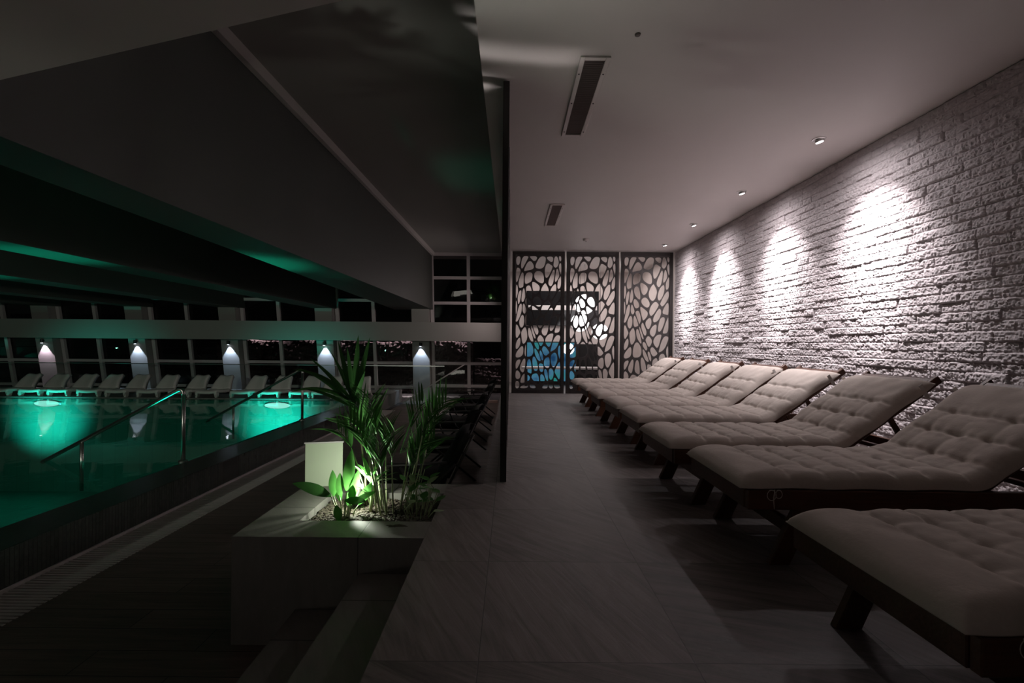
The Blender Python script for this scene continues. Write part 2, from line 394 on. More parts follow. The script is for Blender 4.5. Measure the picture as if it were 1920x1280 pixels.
def stone_wall():
    rng = np.random.default_rng(11)
    y0, y1 = 1.2, YS + 0.02; nz, ny = 420, 1130
    ys = np.linspace(0, y1 - y0, ny); zs = np.linspace(0, CH, nz)
    V, U = np.meshgrid(ys, zs, indexing='ij')
    rh = CH / 39; row = np.minimum((U / rh).astype(int), 38)
    H = np.zeros_like(U)
    for r in range(39):
        m = row == r
        cuts = [-rng.random() * 0.4]
        while cuts[-1] < y1: cuts.append(cuts[-1] + rng.choice([0.20, 0.28, 0.36, 0.46]) * (0.85 + 0.3 * rng.random()))
        cuts = np.array(cuts); idx = np.searchsorted(cuts, V[m], side='right') - 1
        prot = rng.random(len(cuts)) * 0.016; tilt = (rng.random(len(cuts)) - 0.5) * 0.06; tz = (rng.random(len(cuts)) - 0.6) * 0.16
        dl = V[m] - cuts[idx]; dr = cuts[np.minimum(idx + 1, len(cuts) - 1)] - V[m]
        zf = U[m] - r * rh
        e = np.minimum(np.minimum(dl, dr), np.minimum(zf, rh - zf) * 1.0)
        round_ = np.clip(e / 0.011, 0, 1) ** 0.7
        H[m] = prot[idx] + tilt[idx] * (dl - 0.15) * 0.5 + tz[idx] * (zf - rh / 2) * 0.6 + round_ * 0.013 - 0.013
    off = row * 1.37
    A = V + off
    H += 0.006 * value_noise(A, U, 8, 12, rng) + 0.006 * value_noise(A, U, 20, 28, rng) + 0.006 * value_noise(A, U, 45, 50, rng) + 0.0095 * value_noise(A, U, 85, 90, rng)
    n3 = value_noise(A, U, 24, 30, rng)
    H += 0.006 * (0.25 - np.abs(n3))
    X = XW - H
    verts = np.stack([X.ravel(), (V + y0).ravel(), U.ravel()], 1)
    a = (np.arange(ny - 1)[:, None] * nz + np.arange(nz - 1)[None, :]).ravel()
    faces = np.stack([a, a + 1, a + nz + 1, a + nz], 1)
    me = bpy.data.meshes.new('wall_right')
    k = len(verts)
    extra = np.array([(XW, -2.7, 0), (XW, y0, 0), (XW, y0, CH), (XW, -2.7, CH)])
    verts = np.concatenate([verts, extra]); fl = faces.tolist() + [[k + 3, k + 2, k + 1, k]]
    me.from_pydata(verts.tolist(), [], fl); me.materials.append(M['stone'])
    me.update()
    o = bpy.data.objects.new('wall_right', me); COL.objects.link(o)
    return struct(o, 'rough split-face stone wall behind the sun loungers')
stone_wall()

# ------------------------------------------------------------------ pool
p = MB()
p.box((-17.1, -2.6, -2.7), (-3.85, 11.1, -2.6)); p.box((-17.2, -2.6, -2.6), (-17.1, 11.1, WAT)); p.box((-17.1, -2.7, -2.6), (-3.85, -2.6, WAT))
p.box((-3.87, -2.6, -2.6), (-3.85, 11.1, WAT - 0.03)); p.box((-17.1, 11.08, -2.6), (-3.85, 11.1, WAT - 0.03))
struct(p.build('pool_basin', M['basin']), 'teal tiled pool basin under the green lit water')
w = MB(); w.hexa([(-3.80, -2.6, -1.7), (-3.415, -2.6, -1.7), (-3.27, 11.1, -1.7), (-3.66, 11.1, -1.7),
                  (-3.86, -2.6, WAT + 0.006), (-3.415, -2.6, WAT + 0.006), (-3.27, 11.1, WAT + 0.006), (-3.66, 11.1, WAT + 0.006)])
struct(w.build('pool_edge', M['mosaic'], bevel=0.006), 'dark mosaic overflow edge along the pool')
wo = MB(); wo.grid([[(-17.1, -2.6, WAT), (-17.1, 11.09, WAT)], [(-3.62, -2.6, WAT), (-3.62, 11.09, WAT)]])
struct(wo.build('pool_water', M['water']), 'still green lit water of the swimming pool')
# thin steel trim and drain grating along the pool edge
struct(MB().hexa([(-3.43, -2.5, LOW), (-3.405, -2.5, LOW), (-3.24, 11.4, LOW), (-3.27, 11.4, LOW), (-3.43, -2.5, LOW + 0.025), (-3.405, -2.5, LOW + 0.025), (-3.24, 11.4, LOW + 0.025), (-3.27, 11.4, LOW + 0.025)]).build('trim_1', M['mullion']),
       'thin metal trim at the foot of the pool edge')
struct(MB().box((-3.5, -2.5, LOW - 0.2), (-3.0, 13.7, LOW - 0.06)).build('floor_gutter', M['void']), 'dark gutter under the drain grating')
g = MB()
y = 0.9
while y < 11.4:
    xl = -3.405 + (y + 2.5) / 13.9 * 0.165; xr = -3.03 + (y + 2.5) / 13.9 * 0.17
    g.hexa([(xl, y, LOW - 0.03), (xr, y, LOW - 0.03), (xr, y + 0.021, LOW - 0.03), (xl, y + 0.021, LOW - 0.03),
            (xl, y, LOW + 0.004), (xr, y, LOW + 0.004), (xr, y + 0.021, LOW + 0.004), (xl, y + 0.021, LOW + 0.004)])
    y += 0.034
for x in (0, 1):
    xa = [-3.405, -3.035][x]
    g.hexa([(xa + .018, .9, LOW - .06), (xa + .04, .9, LOW - .06), (xa + .165, 11.4, LOW - .06), (xa + .14, 11.4, LOW - .06),
            (xa + .018, .9, LOW - .02), (xa + .04, .9, LOW - .02), (xa + .165, 11.4, LOW - .02), (xa + .14, 11.4, LOW - .02)])
tag(g.build('drain_grating', M['grille']), 'long pale slatted drain grating between the pool edge and the deck', 'grating')

# pool lamps on the far wall
for i, x in enumerate((-11.25, -5.65)):
    t = thing('pool_lamp', ['glowing underwater pool lamp near the left end of the far pool wall', 'glowing underwater pool lamp on the far pool wall behind the farther handrail'][i], 'lamp', (x, 11.08, WAT - 0.14), group='underwater pool lamps')
    Mx = Matrix.Rotation(R(90), 4, 'X') @ Matrix.Diagonal((1, 0.24, 1, 1))
    rg = MB().lathe([(0.35, 0.0), (0.35, 0.02), (0.32, 0.03)], Mx).build('lamp_ring', M['steel'], t)
    MB().lathe([(0.31, 0.028), (0.29, 0.045), (0.2, 0.055), (0.02, 0.058)], Mx, 28).build('lens', M['pool_lens'], rg)

# handrails at the pool steps
def handrail(name, label, X0, Y0, ztop, X1, zlow, Xm):
    t = thing(name, label, 'handrail', (X0, Y0, WAT))
    zt = ztop - WAT; dx = X1 - X0; zl = zlow - WAT
    pts = []
    cx, cz = -0.045, zt - 0.045; dirx = Vector((dx, 0, zl - zt)).normalized()
    pts.append((0, 0, zt - 0.09))
    for k in range(7):
        a = k / 6.0
        q = Vector((0, 0, zt - 0.09)).lerp(Vector((0, 0, zt)), a); q2 = Vector((0, 0, zt)).lerp(Vector((0, 0, zt)) + dirx * 0.09, a)
        pts.append(tuple(q.lerp(q2, a)))
    pts.append((dx, 0, zl))
    MB().tube(pts, 0.0225, 12).build('rail', M['steel'], t, smooth=True)
    MB().tube([(0, 0, -0.02), (0, 0, zt - 0.08)], 0.0225, 12).build('post', M['steel'], t, smooth=True)
    k = (Xm - X0) / dx
    MB().tube([(Xm - X0, 0, -0.35), (Xm - X0, 0, zt + (zl - zt) * k - 0.01)], 0.019, 12).build('post', M['steel'], t, smooth=True)
    MB().lathe([(0.05, -0.02), (0.05, 0.012), (0.03, 0.02)]).build('base_flange', M['steel'], t, smooth=False)
    return t
handrail('handrail', 'stainless steel handrail of the nearer pool steps, sloping into the green water', -3.80, 5.3, 0.545, -5.44, -0.34, -4.98)
handrail('handrail', 'stainless steel handrail of the farther pool steps, its upper post beside the palm', -3.74, 8.2, 0.61, -5.46, -0.36, -4.98)

# ------------------------------------------------------------------ glass front of the hall
COLX = [-2.56, -5.30, -8.03, -10.68, -13.33, -16.0]
def lean_bar(mb, x0, x1, za, zb, yo, d):
    """upright bar on the leaning front, from za to zb"""
    mb.hexa([(x0, YF(za) - yo - d, za), (x1, YF(za) - yo - d, za), (x1, YF(za) - yo, za), (x0, YF(za) - yo, za),
             (x0, YF(zb) - yo - d, zb), (x1, YF(zb) - yo - d, zb), (x1, YF(zb) - yo, zb), (x0, YF(zb) - yo, zb)])
ordn = ['first', 'second', 'third', 'fourth', 'fifth', 'sixth']
for i, cx in enumerate(COLX):
    # column
    zb = LOW if i == 0 else -0.3
    c = MB(); lean_bar(c, cx - 0.24, cx + 0.24, zb, HC, 0.02, 0.30)
    struct(c.build('column_%d' % (i + 1), M['hall_paint']), 'leaning grey column of the glass front, %s from the lounge' % ordn[i])
    # window bay to the right of the column
    xr = -0.215 if i == 0 else COLX[i - 1] - 0.24
    xl = cx + 0.24
    wroot = bpy.data.objects.new('window_%d' % (i + 1), None); COL.objects.link(wroot)
    struct(wroot, 'dark window bay of the glass front, %s from the lounge' % ordn[i])
    xm = xl + 0.08 + 1.03
    f = MB()
    sills = [(xl + 0.02, xl + 0.115), (xm - 0.045, xm + 0.045)]
    if i > 0: sills.append((xr - 0.05, xr))
    for a, b2 in sills: lean_bar(f, a, b2, zb, HC, 0.03, 0.08)
    for z in ([-0.17, 0.50, 2.24, 2.95, HC - 0.04] if i == 0 else [-0.22, 0.50, 2.30, 2.95]):
        lean_bar(f, xl + 0.02, xr, z - 0.04, z + 0.04, 0.035, 0.07)
    f.build('frame', M['mullion'], wroot)
    gl = MB(); lean_bar(gl, xl, xr, zb, HC, 0.0, 0.012); gl.build('pane', M['window_glass'], wroot)

# column lamps
for i, cx in enumerate(COLX[:5]):
    z = 1.03; yf = YF(z) - 0.32
    t = thing('wall_lamp', 'small lamp throwing a cone of light down the %s column from the lounge' % ordn[i], 'lamp', (cx, yf, z), group='lamps on the columns')
    lb = MB().lathe([(0.035, -0.03), (0.04, 0.0), (0.04, 0.07), (0.02, 0.08)], Matrix.Translation((0, -0.065, 0))).build('lamp_body', M['black_metal'], t, smooth=False)
    MB().box((-0.02, -0.04, 0.02), (0.02, 0.0, 0.05)).build('bracket', M['black_metal'], t)
    MB().lathe([(0.028, -0.034), (0.028, -0.031)], Matrix.Translation((0, -0.065, 0))).build('lens', M['wall_lamp_on'], lb)
    L = bpy.data.lights.new('column_light', 'SPOT'); L.energy = 46; L.color = (0.58, 0.74, 1.0) if i < 4 else (0.95, 0.76, 0.95)
    L.spot_size = R(66); L.spot_blend = 0.2; L.shadow_soft_size = 0.012
    lo = bpy.data.objects.new('column_light', L); COL.objects.link(lo); lo.location = (cx, yf - 0.065, z - 0.045)
    lo.rotation_euler = (R(19), 0, 0)

# glass balustrade behind the pool loungers
t = thing('glass_balustrade', 'long clear glass balustrade with a thin rail behind the white pool loungers', 'balustrade', (0, 12.16, -0.3))
x = -17.0
while x < -3.4:
    MB().box((x, 0, 0.0), (x + 2.25, 0.012, 0.765)).build('glass_panel', M['glass'], t); x += 2.27
MB().box((-3.38, 0, -0.3), (-1.76, 0.012, 0.765)).build('glass_panel', M['glass'], t)
MB().box((-17.0, -0.008, 0.765), (-1.76, 0.02, 0.785)).build('top_rail', M['chrome'], t)
MB().box((-17.0, -0.02, 0.0), (-3.4, 0.03, 0.05)).build('base_channel', M['black_metal'], t)
# sloping glass side of the stair
t = thing('stair_balustrade', 'sloping glass balustrade with a thin pale handrail in front of the first window', 'balustrade', (0, 12.42, LOW))
MB().bar((-2.92, 0, 0.06), (-1.24, 0, 1.12), 0.03, 0.03).build('handrail', M['mullion'], t)
MB().hexa([(-2.90, -0.006, 0), (-1.24, -0.006, 0), (-1.24, 0.006, 0), (-2.90, 0.006, 0), (-2.90, -0.006, 0.06), (-1.24, -0.006, 1.105), (-1.24, 0.006, 1.105), (-2.90, 0.006, 0.06)]).build('glass_panel', M['glass'], t)
# pale timber kerb by the window
t = thing('timber_kerb', 'low L-shaped pale timber kerb on the deck by the window', 'kerb', (0, 0, LOW))
MB().box((-1.72, 12.48, 0), (-1.58, 13.1, 0.07)).build('kerb_board', M['pale_timber'], t, bevel=0.006)
MB().box((-1.58, 12.95, 0), (-0.35, 13.1, 0.07)).build('kerb_board', M['pale_timber'], t, bevel=0.006)

# garden outside the glass
struct(MB().box((-24, 13.75, LOW - 0.3), (6, 24, LOW - 0.1)).build('ground_outside', M['ground']), 'dark ground outside the glass front')
def rough_wall(name, label, x0, x1, y, zb, zt, seed, mat, dep=0.35):
    rng = random.Random(seed); mb = MB(); n = max(6, int((x1 - x0) / 0.05)); rows = []
    for k in range(n + 1):
        xx = x0 + (x1 - x0) * k / n; top = zt + (rng.random() - 0.5) * 0.05 + 0.03 * math.sin(xx * 1.7)
        prof = []
        for q in range(28):
            prof.append((xx, y + (rng.random() - 0.5) * 0.09 + 0.06 * math.sin(xx * 5 + q * 1.3) * math.sin(q * 0.9 + xx * 2), zb + (top - zb) * q / 27))
        prof += [(xx, y + dep * 0.5, top + 0.02), (xx, y + dep, top), (xx, y + dep, zb)]
        rows.append(prof)
    mb.grid(rows)
    o = mb.build(name, mat)
    return tag(o, label, 'wall', kind='structure')
rough_wall('wall_garden', 'rough lit garden wall outside the glass front', -10.5, -1.35, 16.3, LOW - 0.1, 1.13, 3, [M['snow_stone']])
rough_wall('wall_garden_low', 'lower rough garden wall outside beside the lounge', -1.3, 3, 16.6, LOW - 0.1, 0.55, 5, [M['snow_stone']])
gv = MB(); rng = random.Random(2); rows = []
for k in range(60):
    xx = -4.0 + 2.9 * k / 59
    rows.append([(xx, 13.9 + 0.05 * q, LOW - 0.1 + (0.12 + 0.03 * rng.random() if 0 < q < 7 else 0)) for q in range(8)])
gv.grid(rows); tag(gv.build('gravel_strip', M['snow']), 'pale gravel strip on the ground just outside the first window', 'gravel', kind='stuff')

# ------------------------------------------------------------------ leaf-cut screens
def leaf_pattern(w, h, seed):
    """rounded leaf shaped openings: inset cells of a relaxed random net, bent along a swirl"""
    rng = random.Random(seed); ST = 1.95
    hq = h / ST; pts = []
    tries = 0
    while tries < 6000:
        tries += 1
        q = (rng.random() * w, rng.random() * hq)
        dmin = 0.185 * (0.55 + 0.75 * rng.random())
        if all((q[0] - a) ** 2 + (q[1] - b) ** 2 > dmin * dmin for a, b in pts): pts.append(q)
    mir = []
    for a, b in pts:
        mir += [(-a, b), (2 * w - a, b), (a, -b), (a, 2 * hq - b)]
    allp = pts + [m for m in mir if -0.25 < m[0] < w + 0.25 and -0.25 < m[1] < hq + 0.25]
    holes = []
    ins = 0.0135
    for (a, b) in pts:
        poly = [(a - 0.3, b - 0.3), (a + 0.3, b - 0.3), (a + 0.3, b + 0.3), (a - 0.3, b + 0.3)]
        near = sorted(allp, key=lambda s: (s[0] - a) ** 2 + (s[1] - b) ** 2)[1:26]
        for (c, d) in near:
            nx, ny = c - a, d - b; l = math.hypot(nx, ny)
            if l < 1e-6: continue
            nx /= l; ny /= l; lim = l / 2 - ins
            out = []
            for k in range(len(poly)):
                P, Q = poly[k], poly[(k + 1) % len(poly)]
                sp = (P[0] - a) * nx + (P[1] - b) * ny - lim; sq = (Q[0] - a) * nx + (Q[1] - b) * ny - lim
                if sp <= 0: out.append(P)
                if sp * sq < 0:
                    t = sp / (sp - sq); out.append((P[0] + (Q[0] - P[0]) * t, P[1] + (Q[1] - P[1]) * t))
            poly = out
            if len(poly) < 3: break
        if len(poly) < 3: continue
        # drop tiny edges then round off the corners
        q2 = [poly[k] for k in range(len(poly)) if math.dist(poly[k], poly[k - 1]) > 0.012]
        if len(q2) < 3: continue
        for _ in range(3):
            r = []
            for k in range(len(q2)):
                P, Q = q2[k], q2[(k + 1) % len(q2)]
                r += [(P[0] * .75 + Q[0] * .25, P[1] * .75 + Q[1] * .25), (P[0] * .25 + Q[0] * .75, P[1] * .25 + Q[1] * .75)]
            q2 = r
            if len(q2) > 44: break
        hole = []
        for (x, y) in q2:
            Y = y * ST
            bend = math.sin(PI * x / w)            # zero at both sides, so the edges stay straight
            X = x + 0.10 * bend * math.sin(2.1 * Y + 2.4 * x)
            Y2 = Y + 0.26 * math.sin(PI * Y / h) * (math.sin(2.6 * x / w * PI - 0.7) * 0.6 + (x / w - 0.5) * 0.9)
            hole.append((min(max(X, 0.004), w - 0.004), min(max(Y2, 0.004), h - 0.004)))
        holes.append(hole)
    return holes

def screen_sheet(w, h, th, seed):
    """sheet with openings, in the local x-z plane, centred on y=0"""
    bm = bmesh.new(); edges = []
    def loop(pts):
        vs = [bm.verts.new((x, 0, z)) for x, z in pts]
        return [bm.edges.new((vs[i], vs[(i + 1) % len(vs)])) for i in range(len(vs))]
    edges += loop([(0, 0), (w, 0), (w, h), (0, h)])
    for hl in leaf_pattern(w, h, seed): edges += loop(hl)
    bmesh.ops.triangle_fill(bm, use_beauty=True, use_dissolve=False, edges=edges)
    r = bmesh.ops.extrude_face_region(bm, geom=bm.faces[:])
    bmesh.ops.translate(bm, vec=(0, th, 0), verts=[v for v in r['geom'] if isinstance(v, bmesh.types.BMVert)])
    bmesh.ops.translate(bm, vec=(0, -th / 2, 0), verts=bm.verts)
    bmesh.ops.recalc_face_normals(bm, faces=bm.faces)
    me = bpy.data.meshes.new('leaf_sheet'); bm.to_mesh(me); bm.free()
    me.materials.append(M['screen_metal'])
    return me

SW = 1.19; SH = CH - 0.01; FR = 0.075
sheet = screen_sheet(SW - 2 * FR - 0.02, SH - 0.16, 0.012, 5)
def make_screen(name, label, loc, rz, group, feet=True):
    t = thing(name, label, 'screen', loc, rz, group)
    W2 = SW - 0.03
    for x0 in (0.0, W2 - FR):
        MB().box((x0, -0.025, 0), (x0 + FR, 0.025, SH)).build('stile', M['black_metal'], t, bevel=0.004)
    MB().box((FR, -0.022, 0), (W2 - FR, 0.022, 0.08)).build('bottom_rail', M['black_metal'], t)
    MB().box((FR, -0.022, SH - 0.08), (W2 - FR, 0.022, SH)).build('top_rail', M['black_metal'], t)
    s = bpy.data.objects.new('leaf_sheet', sheet); COL.objects.link(s); s.parent = t; s.location = (FR - 0.003, 0, 0.08)
    return t
first = make_screen('leaf_screen', 'leaf-cut dark metal screen at the lounge end with blue light behind it', (0.03, YS, 0), 0, 'leaf screens at the end of the lounge')
for k, lab in ((1, 'middle leaf-cut dark metal screen at the lounge end, white globes behind it'), (2, 'leaf-cut dark metal screen at the lounge end beside the stone wall')):
    c = copy_tree(first); c.location = (0.03 + SW * k + 0.01 * k, YS, 0); c['label'] = lab
divlab = ['end post of the leaf-cut metal divider, the panel beside the planter', 'second divider panel from the planter, seen edge on', 'third divider panel from the planter, seen edge on',
          'third divider panel from the leaf screens, seen edge on', 'second divider panel from the leaf screens, seen edge on']
for k in range(5):
    c = copy_tree(first); c.location = (-0.048, 3.56 + 1.305 * k, 0); c.rotation_euler = (0, 0, R(90)); c.scale = (1.305 / SW, 1, 1)
    c['label'] = divlab[k]; c['group'] = 'divider panels between lounge and pool deck'; c.name = 'divider_panel'

# ------------------------------------------------------------------ lobby behind the screens
def globe(x, y, z, r, lab):
    t = thing('globe_lamp', lab, 'lamp', (x, y, z), group='white globe lamps in the lobby')
    prof = [(max(0.004, r * math.sin(PI * k / 14)), -r * math.cos(PI * k / 14)) for k in range(15)]
    MB().lathe(prof).build('globe', M['globe'], t, smooth=True)
    MB().tube([(0, 0, r * 0.98), (0, 0, CH - z)], 0.006, 6).build('cord', M['black_metal'], t)
    MB().lathe([(0.03, r * 0.97), (0.03, r + 0.04)]).build('cap', M['black_metal'], t)
globe(1.90, 11.7, 2.12, 0.255, 'largest and highest white globe lamp behind the middle leaf screen')
globe(1.72, 11.3, 1.63, 0.225, 'white globe lamp hanging just below the largest globe')
globe(2.28, 11.6, 1.42, 0.205, 'lowest right white globe lamp behind the middle leaf screen')
globe(1.52, 11.9, 0.97, 0.15, 'small low globe lamp behind the gap of the first two leaf screens')
t = thing('dark_opening', 'wide dark panel standing for a lobby opening with reflections, pale strip across it', 'screen', (0.45, 12.97, 1.62))  # panel put in place of a dark opening with reflections
MB().box((0, -0.05, 0), (2.05, 0.03, 0.98)).build('opening_glass', M['opening_dark'], t, bevel=0.006)
MB().box((0.05, -0.06, 0.44), (2.0, -0.05, 0.57)).build('pale_strip', M['pale_bench'], t)
t = thing('lit_display', 'blue and teal lit display low behind the leftmost leaf screen', 'display', (0.42, 12.2, 0))
MB().box((0, 0, 0), (1.36, 0.10, 1.16)).build('case', M['black_metal'], t, bevel=0.006)
MB().box((0.03, -0.012, 0.10), (1.33, 0.0, 1.13)).build('display_face', M['display'], t)
t = thing('lobby_bench', 'low pale bench in front of the blue display', 'bench', (0.3, 11.75, 0))
MB().box((0, 0, 0.44), (2.0, 0.36, 0.5)).build('bench_top', M['pale_bench'], t, bevel=0.008)
for x in (0.08, 1.84): MB().box((x, 0.04, 0), (x + 0.07, 0.32, 0.44)).build('leg', M['black_metal'], t)
t = thing('lobby_cabinet', 'dark cabinet behind the middle leaf screen', 'cabinet', (1.84, 12.5, 0))
MB().box((0, 0, 0.06), (0.56, 0.44, 1.1)).build('carcass', M['dark_pad'], t, bevel=0.006)
MB().box((0.02, 0.03, 0), (0.54, 0.42, 0.06)).build('plinth', M['black_metal'], t)
MB().box((0.02, -0.015, 0.1), (0.275, 0.0, 1.07)).build('door', M['dark_pad'], t); MB().box((0.285, -0.015, 0.1), (0.54, 0.0, 1.07)).build('door', M['dark_pad'], t)

# ------------------------------------------------------------------ ceiling fittings
def vent(x0, x1, y0, y1, lab):
    t = thing('ceiling_vent', lab, 'vent', (0, 0, CH), group='ceiling vents')
    b = 0.036; f = MB()
    f.box((x0, y0, -0.014), (x0 + b, y1, 0)); f.box((x1 - b, y0, -0.014), (x1, y1, 0)); f.box((x0 + b, y0, -0.014), (x1 - b, y0 + b, 0)); f.box((x0 + b, y1 - b, -0.014), (x1 - b, y1, 0))
    fr = f.build('frame', M['grille'], t, bevel=0.003)
    MB().box((x0 + b, y0 + b, -0.002), (x1 - b, y1 - b, -0.0005)).build('backing', M['void'], t)
    s = MB(); n = int((y1 - y0 - 2 * b) / 0.027)
    for k in range(n):
        y = y0 + b + 0.006 + k * 0.027
        s.bar((x0 + b, y, -0.010), (x1 - b, y, -0.010), 0.014, 0.003, up=(0, 0.5, 1))
    s.build('slats', M['grille_dark'], t)
    for xx in (x0 + b / 2, x1 - b / 2):
        for yy in (y0 + 0.2, (y0 + y1) / 2, y1 - 0.1):
            MB().lathe([(0.006, -0.017), (0.007, -0.014)], Matrix.Translation((xx, yy, 0)), 8).build('screw', M['void'], fr)
vent(0.485, 0.705, 3.26, 4.50, 'large slatted ceiling vent above the middle of the lounge')
vent(0.57, 0.785, 6.70, 7.93, 'smaller-looking ceiling vent farther along towards the leaf screens')

DL = [(3.06, 4.54), (3.08, 6.10), (3.10, 7.75), (3.14, 9.32)]
HOT = [(4.57, 2.17), (6.15, 2.2), (7.88, 2.2), (9.36, 2.2)]
dlab = ['recessed ceiling spotlight nearest the viewer, brightest on the stone wall', 'second recessed ceiling spotlight from the viewer', 'third recessed ceiling spotlight from the viewer', 'recessed ceiling spotlight closest to the leaf screens']
for i, (x, y) in enumerate(DL):
    t = thing('ceiling_spotlight', dlab[i], 'lamp', (x, y, CH), group='recessed spotlights along the stone wall')
    MB().lathe([(0.062, -0.001), (0.062, -0.006), (0.052, -0.009), (0.046, -0.004)]).build('trim_ring', M['chrome'], t)
    tl = Matrix.Rotation(R(-14), 4, 'Y')
    lb = MB().lathe([(0.040, -0.006), (0.040, -0.026), (0.034, -0.030)], tl).build('lamp_body', M['chrome'], t)
    MB().lathe([(0.033, -0.0305), (0.033, -0.033)], tl).build('lens', M['lamp_on'], lb)
    L = bpy.data.lights.new('spot', 'SPOT'); L.energy = [1150, 1080, 980, 900][i]; L.color = (1.0, 0.93, 0.95)
    L.spot_size = R(40); L.spot_blend = 1.0; L.shadow_soft_size = 0.03
    lo = bpy.data.objects.new('spot', L); COL.objects.link(lo); lo.location = (x, y, CH - 0.045)
    d = Vector((XW, HOT[i][0], HOT[i][1])) - lo.location
    lo.rotation_euler = d.to_track_quat('-Z', 'Y').to_euler()
    L2 = L.copy(); L2.energy = [46, 45, 44, 42][i]; L2.spot_size = R(165); lo2 = bpy.data.objects.new('spot_spill', L2); COL.objects.link(lo2); lo2.location = lo.location
    lo2.rotation_euler = (Vector((XW - 0.15, y, 0.4)) - lo.location).to_track_quat('-Z', 'Y').to_euler()
for i, (x, y) in enumerate(DL):
    L = bpy.data.lights.new('spot_mid', 'SPOT'); L.energy = [330, 320, 300, 280][i]; L.color = (1.0, 0.93, 0.95); L.spot_size = R(78); L.spot_blend = 1.0; L.shadow_soft_size = 0.03
    lo = bpy.data.objects.new('spot_mid', L); COL.objects.link(lo); lo.location = (x, y, CH - 0.045)
    lo.rotation_euler = (Vector((XW, y, 1.35)) - lo.location).to_track_quat('-Z', 'Y').to_euler()
t = thing('smoke_detector', 'small round detector on the ceiling near the leaf screens', 'detector', (1.46, 8.9, CH))
MB().lathe([(0.02, -0.05), (0.05, -0.04), (0.06, -0.01), (0.06, 0)]).build('housing', M['grille'], t, smooth=False)
MB().lathe([(0.008, -0.055), (0.012, -0.049)]).build('sensor', M['void'], t)
t = thing('ceiling_sensor', 'tiny dark round sensor on the ceiling towards the viewer', 'sensor', (0.83, 3.03, CH))
MB().lathe([(0.012, -0.012), (0.018, -0.008), (0.02, 0)]).build('housing', M['grille_dark'], t)

# ------------------------------------------------------------------ sun loungers
LW = 0.70
SEAT = 1.20; BACK = 0.80; ANG = R(36)
def path(s, off):
    """point on the bent lying surface at length s, lifted 'off' along its normal"""
    r = 0.22; arc = r * ANG
    if s < SEAT - arc / 2: x, z, a = s, 0.0, 0.0
    elif s < SEAT + arc / 2:
        a = (s - (SEAT - arc / 2)) / r; x = SEAT - arc / 2 + r * math.sin(a); z = r * (1 - math.cos(a))
    else:
        a = ANG; q = s - SEAT - arc / 2
        x = SEAT - arc / 2 + r * math.sin(a) + q * math.cos(a); z = r * (1 - math.cos(a)) + q * math.sin(a)
    return x - off * math.sin(a), z + off * math.cos(a)

def cushion_mesh():
    rng = np.random.default_rng(4)
    Ltot = SEAT + BACK - 0.04; nu, nv = 190, 64
    pitch = 0.172; first_ = 0.26; ncol = 4; cw = LW / ncol
    us = np.linspace(0, Ltot, nu); vs = np.linspace(-LW / 2, LW / 2, nv)
    U, V = np.meshgrid(us, vs, indexing='ij')
    edge = np.minimum(np.minimum(U, Ltot - U), np.minimum(V + LW / 2, LW / 2 - V))
    eu = np.minimum(U, Ltot - U) / 0.17; ev = (LW / 2 - np.abs(V)) / 0.085
    def dome(q): return np.sqrt(np.clip(1 - (1 - np.clip(q, 0, 1)) ** 2, 0, 1))
    body = 0.064 * dome(eu) * dome(ev) + 0.006
    rows = np.arange(first_, Ltot - 0.16, pitch)
    dr = np.min(np.abs(U[..., None] - rows), -1)
    cols = np.array([-cw, 0, cw])
    dc = np.min(np.abs(V[..., None] - cols), -1)
    inr = ((U > first_ - 0.03) & (U < rows[-1] + 0.03))
    seam_c = np.exp(-(dr / 0.013) ** 2) * (0.55 + 0.45 * np.exp(-(dc / 0.05) ** 2))
    seam_l = np.exp(-(dc / 0.016) ** 2) * np.clip((U - first_) / 0.02, 0, 1) * np.clip((rows[-1] - U) / 0.02, 0, 1) * 0.55
    tuft = np.exp(-((dr / 0.035) ** 2 + (dc / 0.035) ** 2))
    puff = 0.012 * np.clip(dr / (pitch / 2), 0, 1) ** 0.6
    n1 = value_noise(U, V + 1, 9, 12, rng) * 0.010 + value_noise(U, V + 1, 34, 14, rng) * 0.006 * np.exp(-((dr / 0.06) ** 2))
    wr = np.sin(V * 95 + 2 * np.sin(U * 9)) * 0.0022 * np.exp(-(np.minimum(dr, 0.2) / 0.05) ** 2)
    top = body - np.clip(edge / 0.05, 0, 1) * (0.0125 * seam_c + 0.006 * seam_l + 0.006 * tuft * inr - puff * 0.7 - n1 - wr)
    wob = (value_noise(U, V + 1, 3, 3, rng)) * 0.012
    me_v = []; nn = nu * nv
    for side in (0, 1):
        for i in range(nu):
            for j in range(nv):
                o = top[i, j] if side == 0 else 0.002
                x, z = path(U[i, j], o)
                me_v.append((x, V[i, j] * (1 + 0.02 * math.sin(U[i, j] * 18)) + 0, z))
    faces = []
    for i in range(nu - 1):
        for j in range(nv - 1):
            a = i * nv + j
            faces.append((a, a + nv, a + nv + 1, a + 1)); b = a + nn
            faces.append((b, b + 1, b + nv + 1, b + nv))
    for i in range(nu - 1):
        a = i * nv; faces.append((a, a + nn, a + nn + nv, a + nv)); a = i * nv + nv - 1; faces.append((a, a + nv, a + nn + nv, a + nn))
    for j in range(nv - 1):
        a = j; faces.append((a, a + 1, a + nn + 1, a + nn)); a = (nu - 1) * nv + j; faces.append((a, a + nn, a + nn + 1, a + 1))
    me = bpy.data.meshes.new('cushion'); me.from_pydata(me_v, [], faces); me.update()
    me.polygons.foreach_set('use_smooth', [True] * len(me.polygons))
    me.materials.append(M['fabric'])
    return me

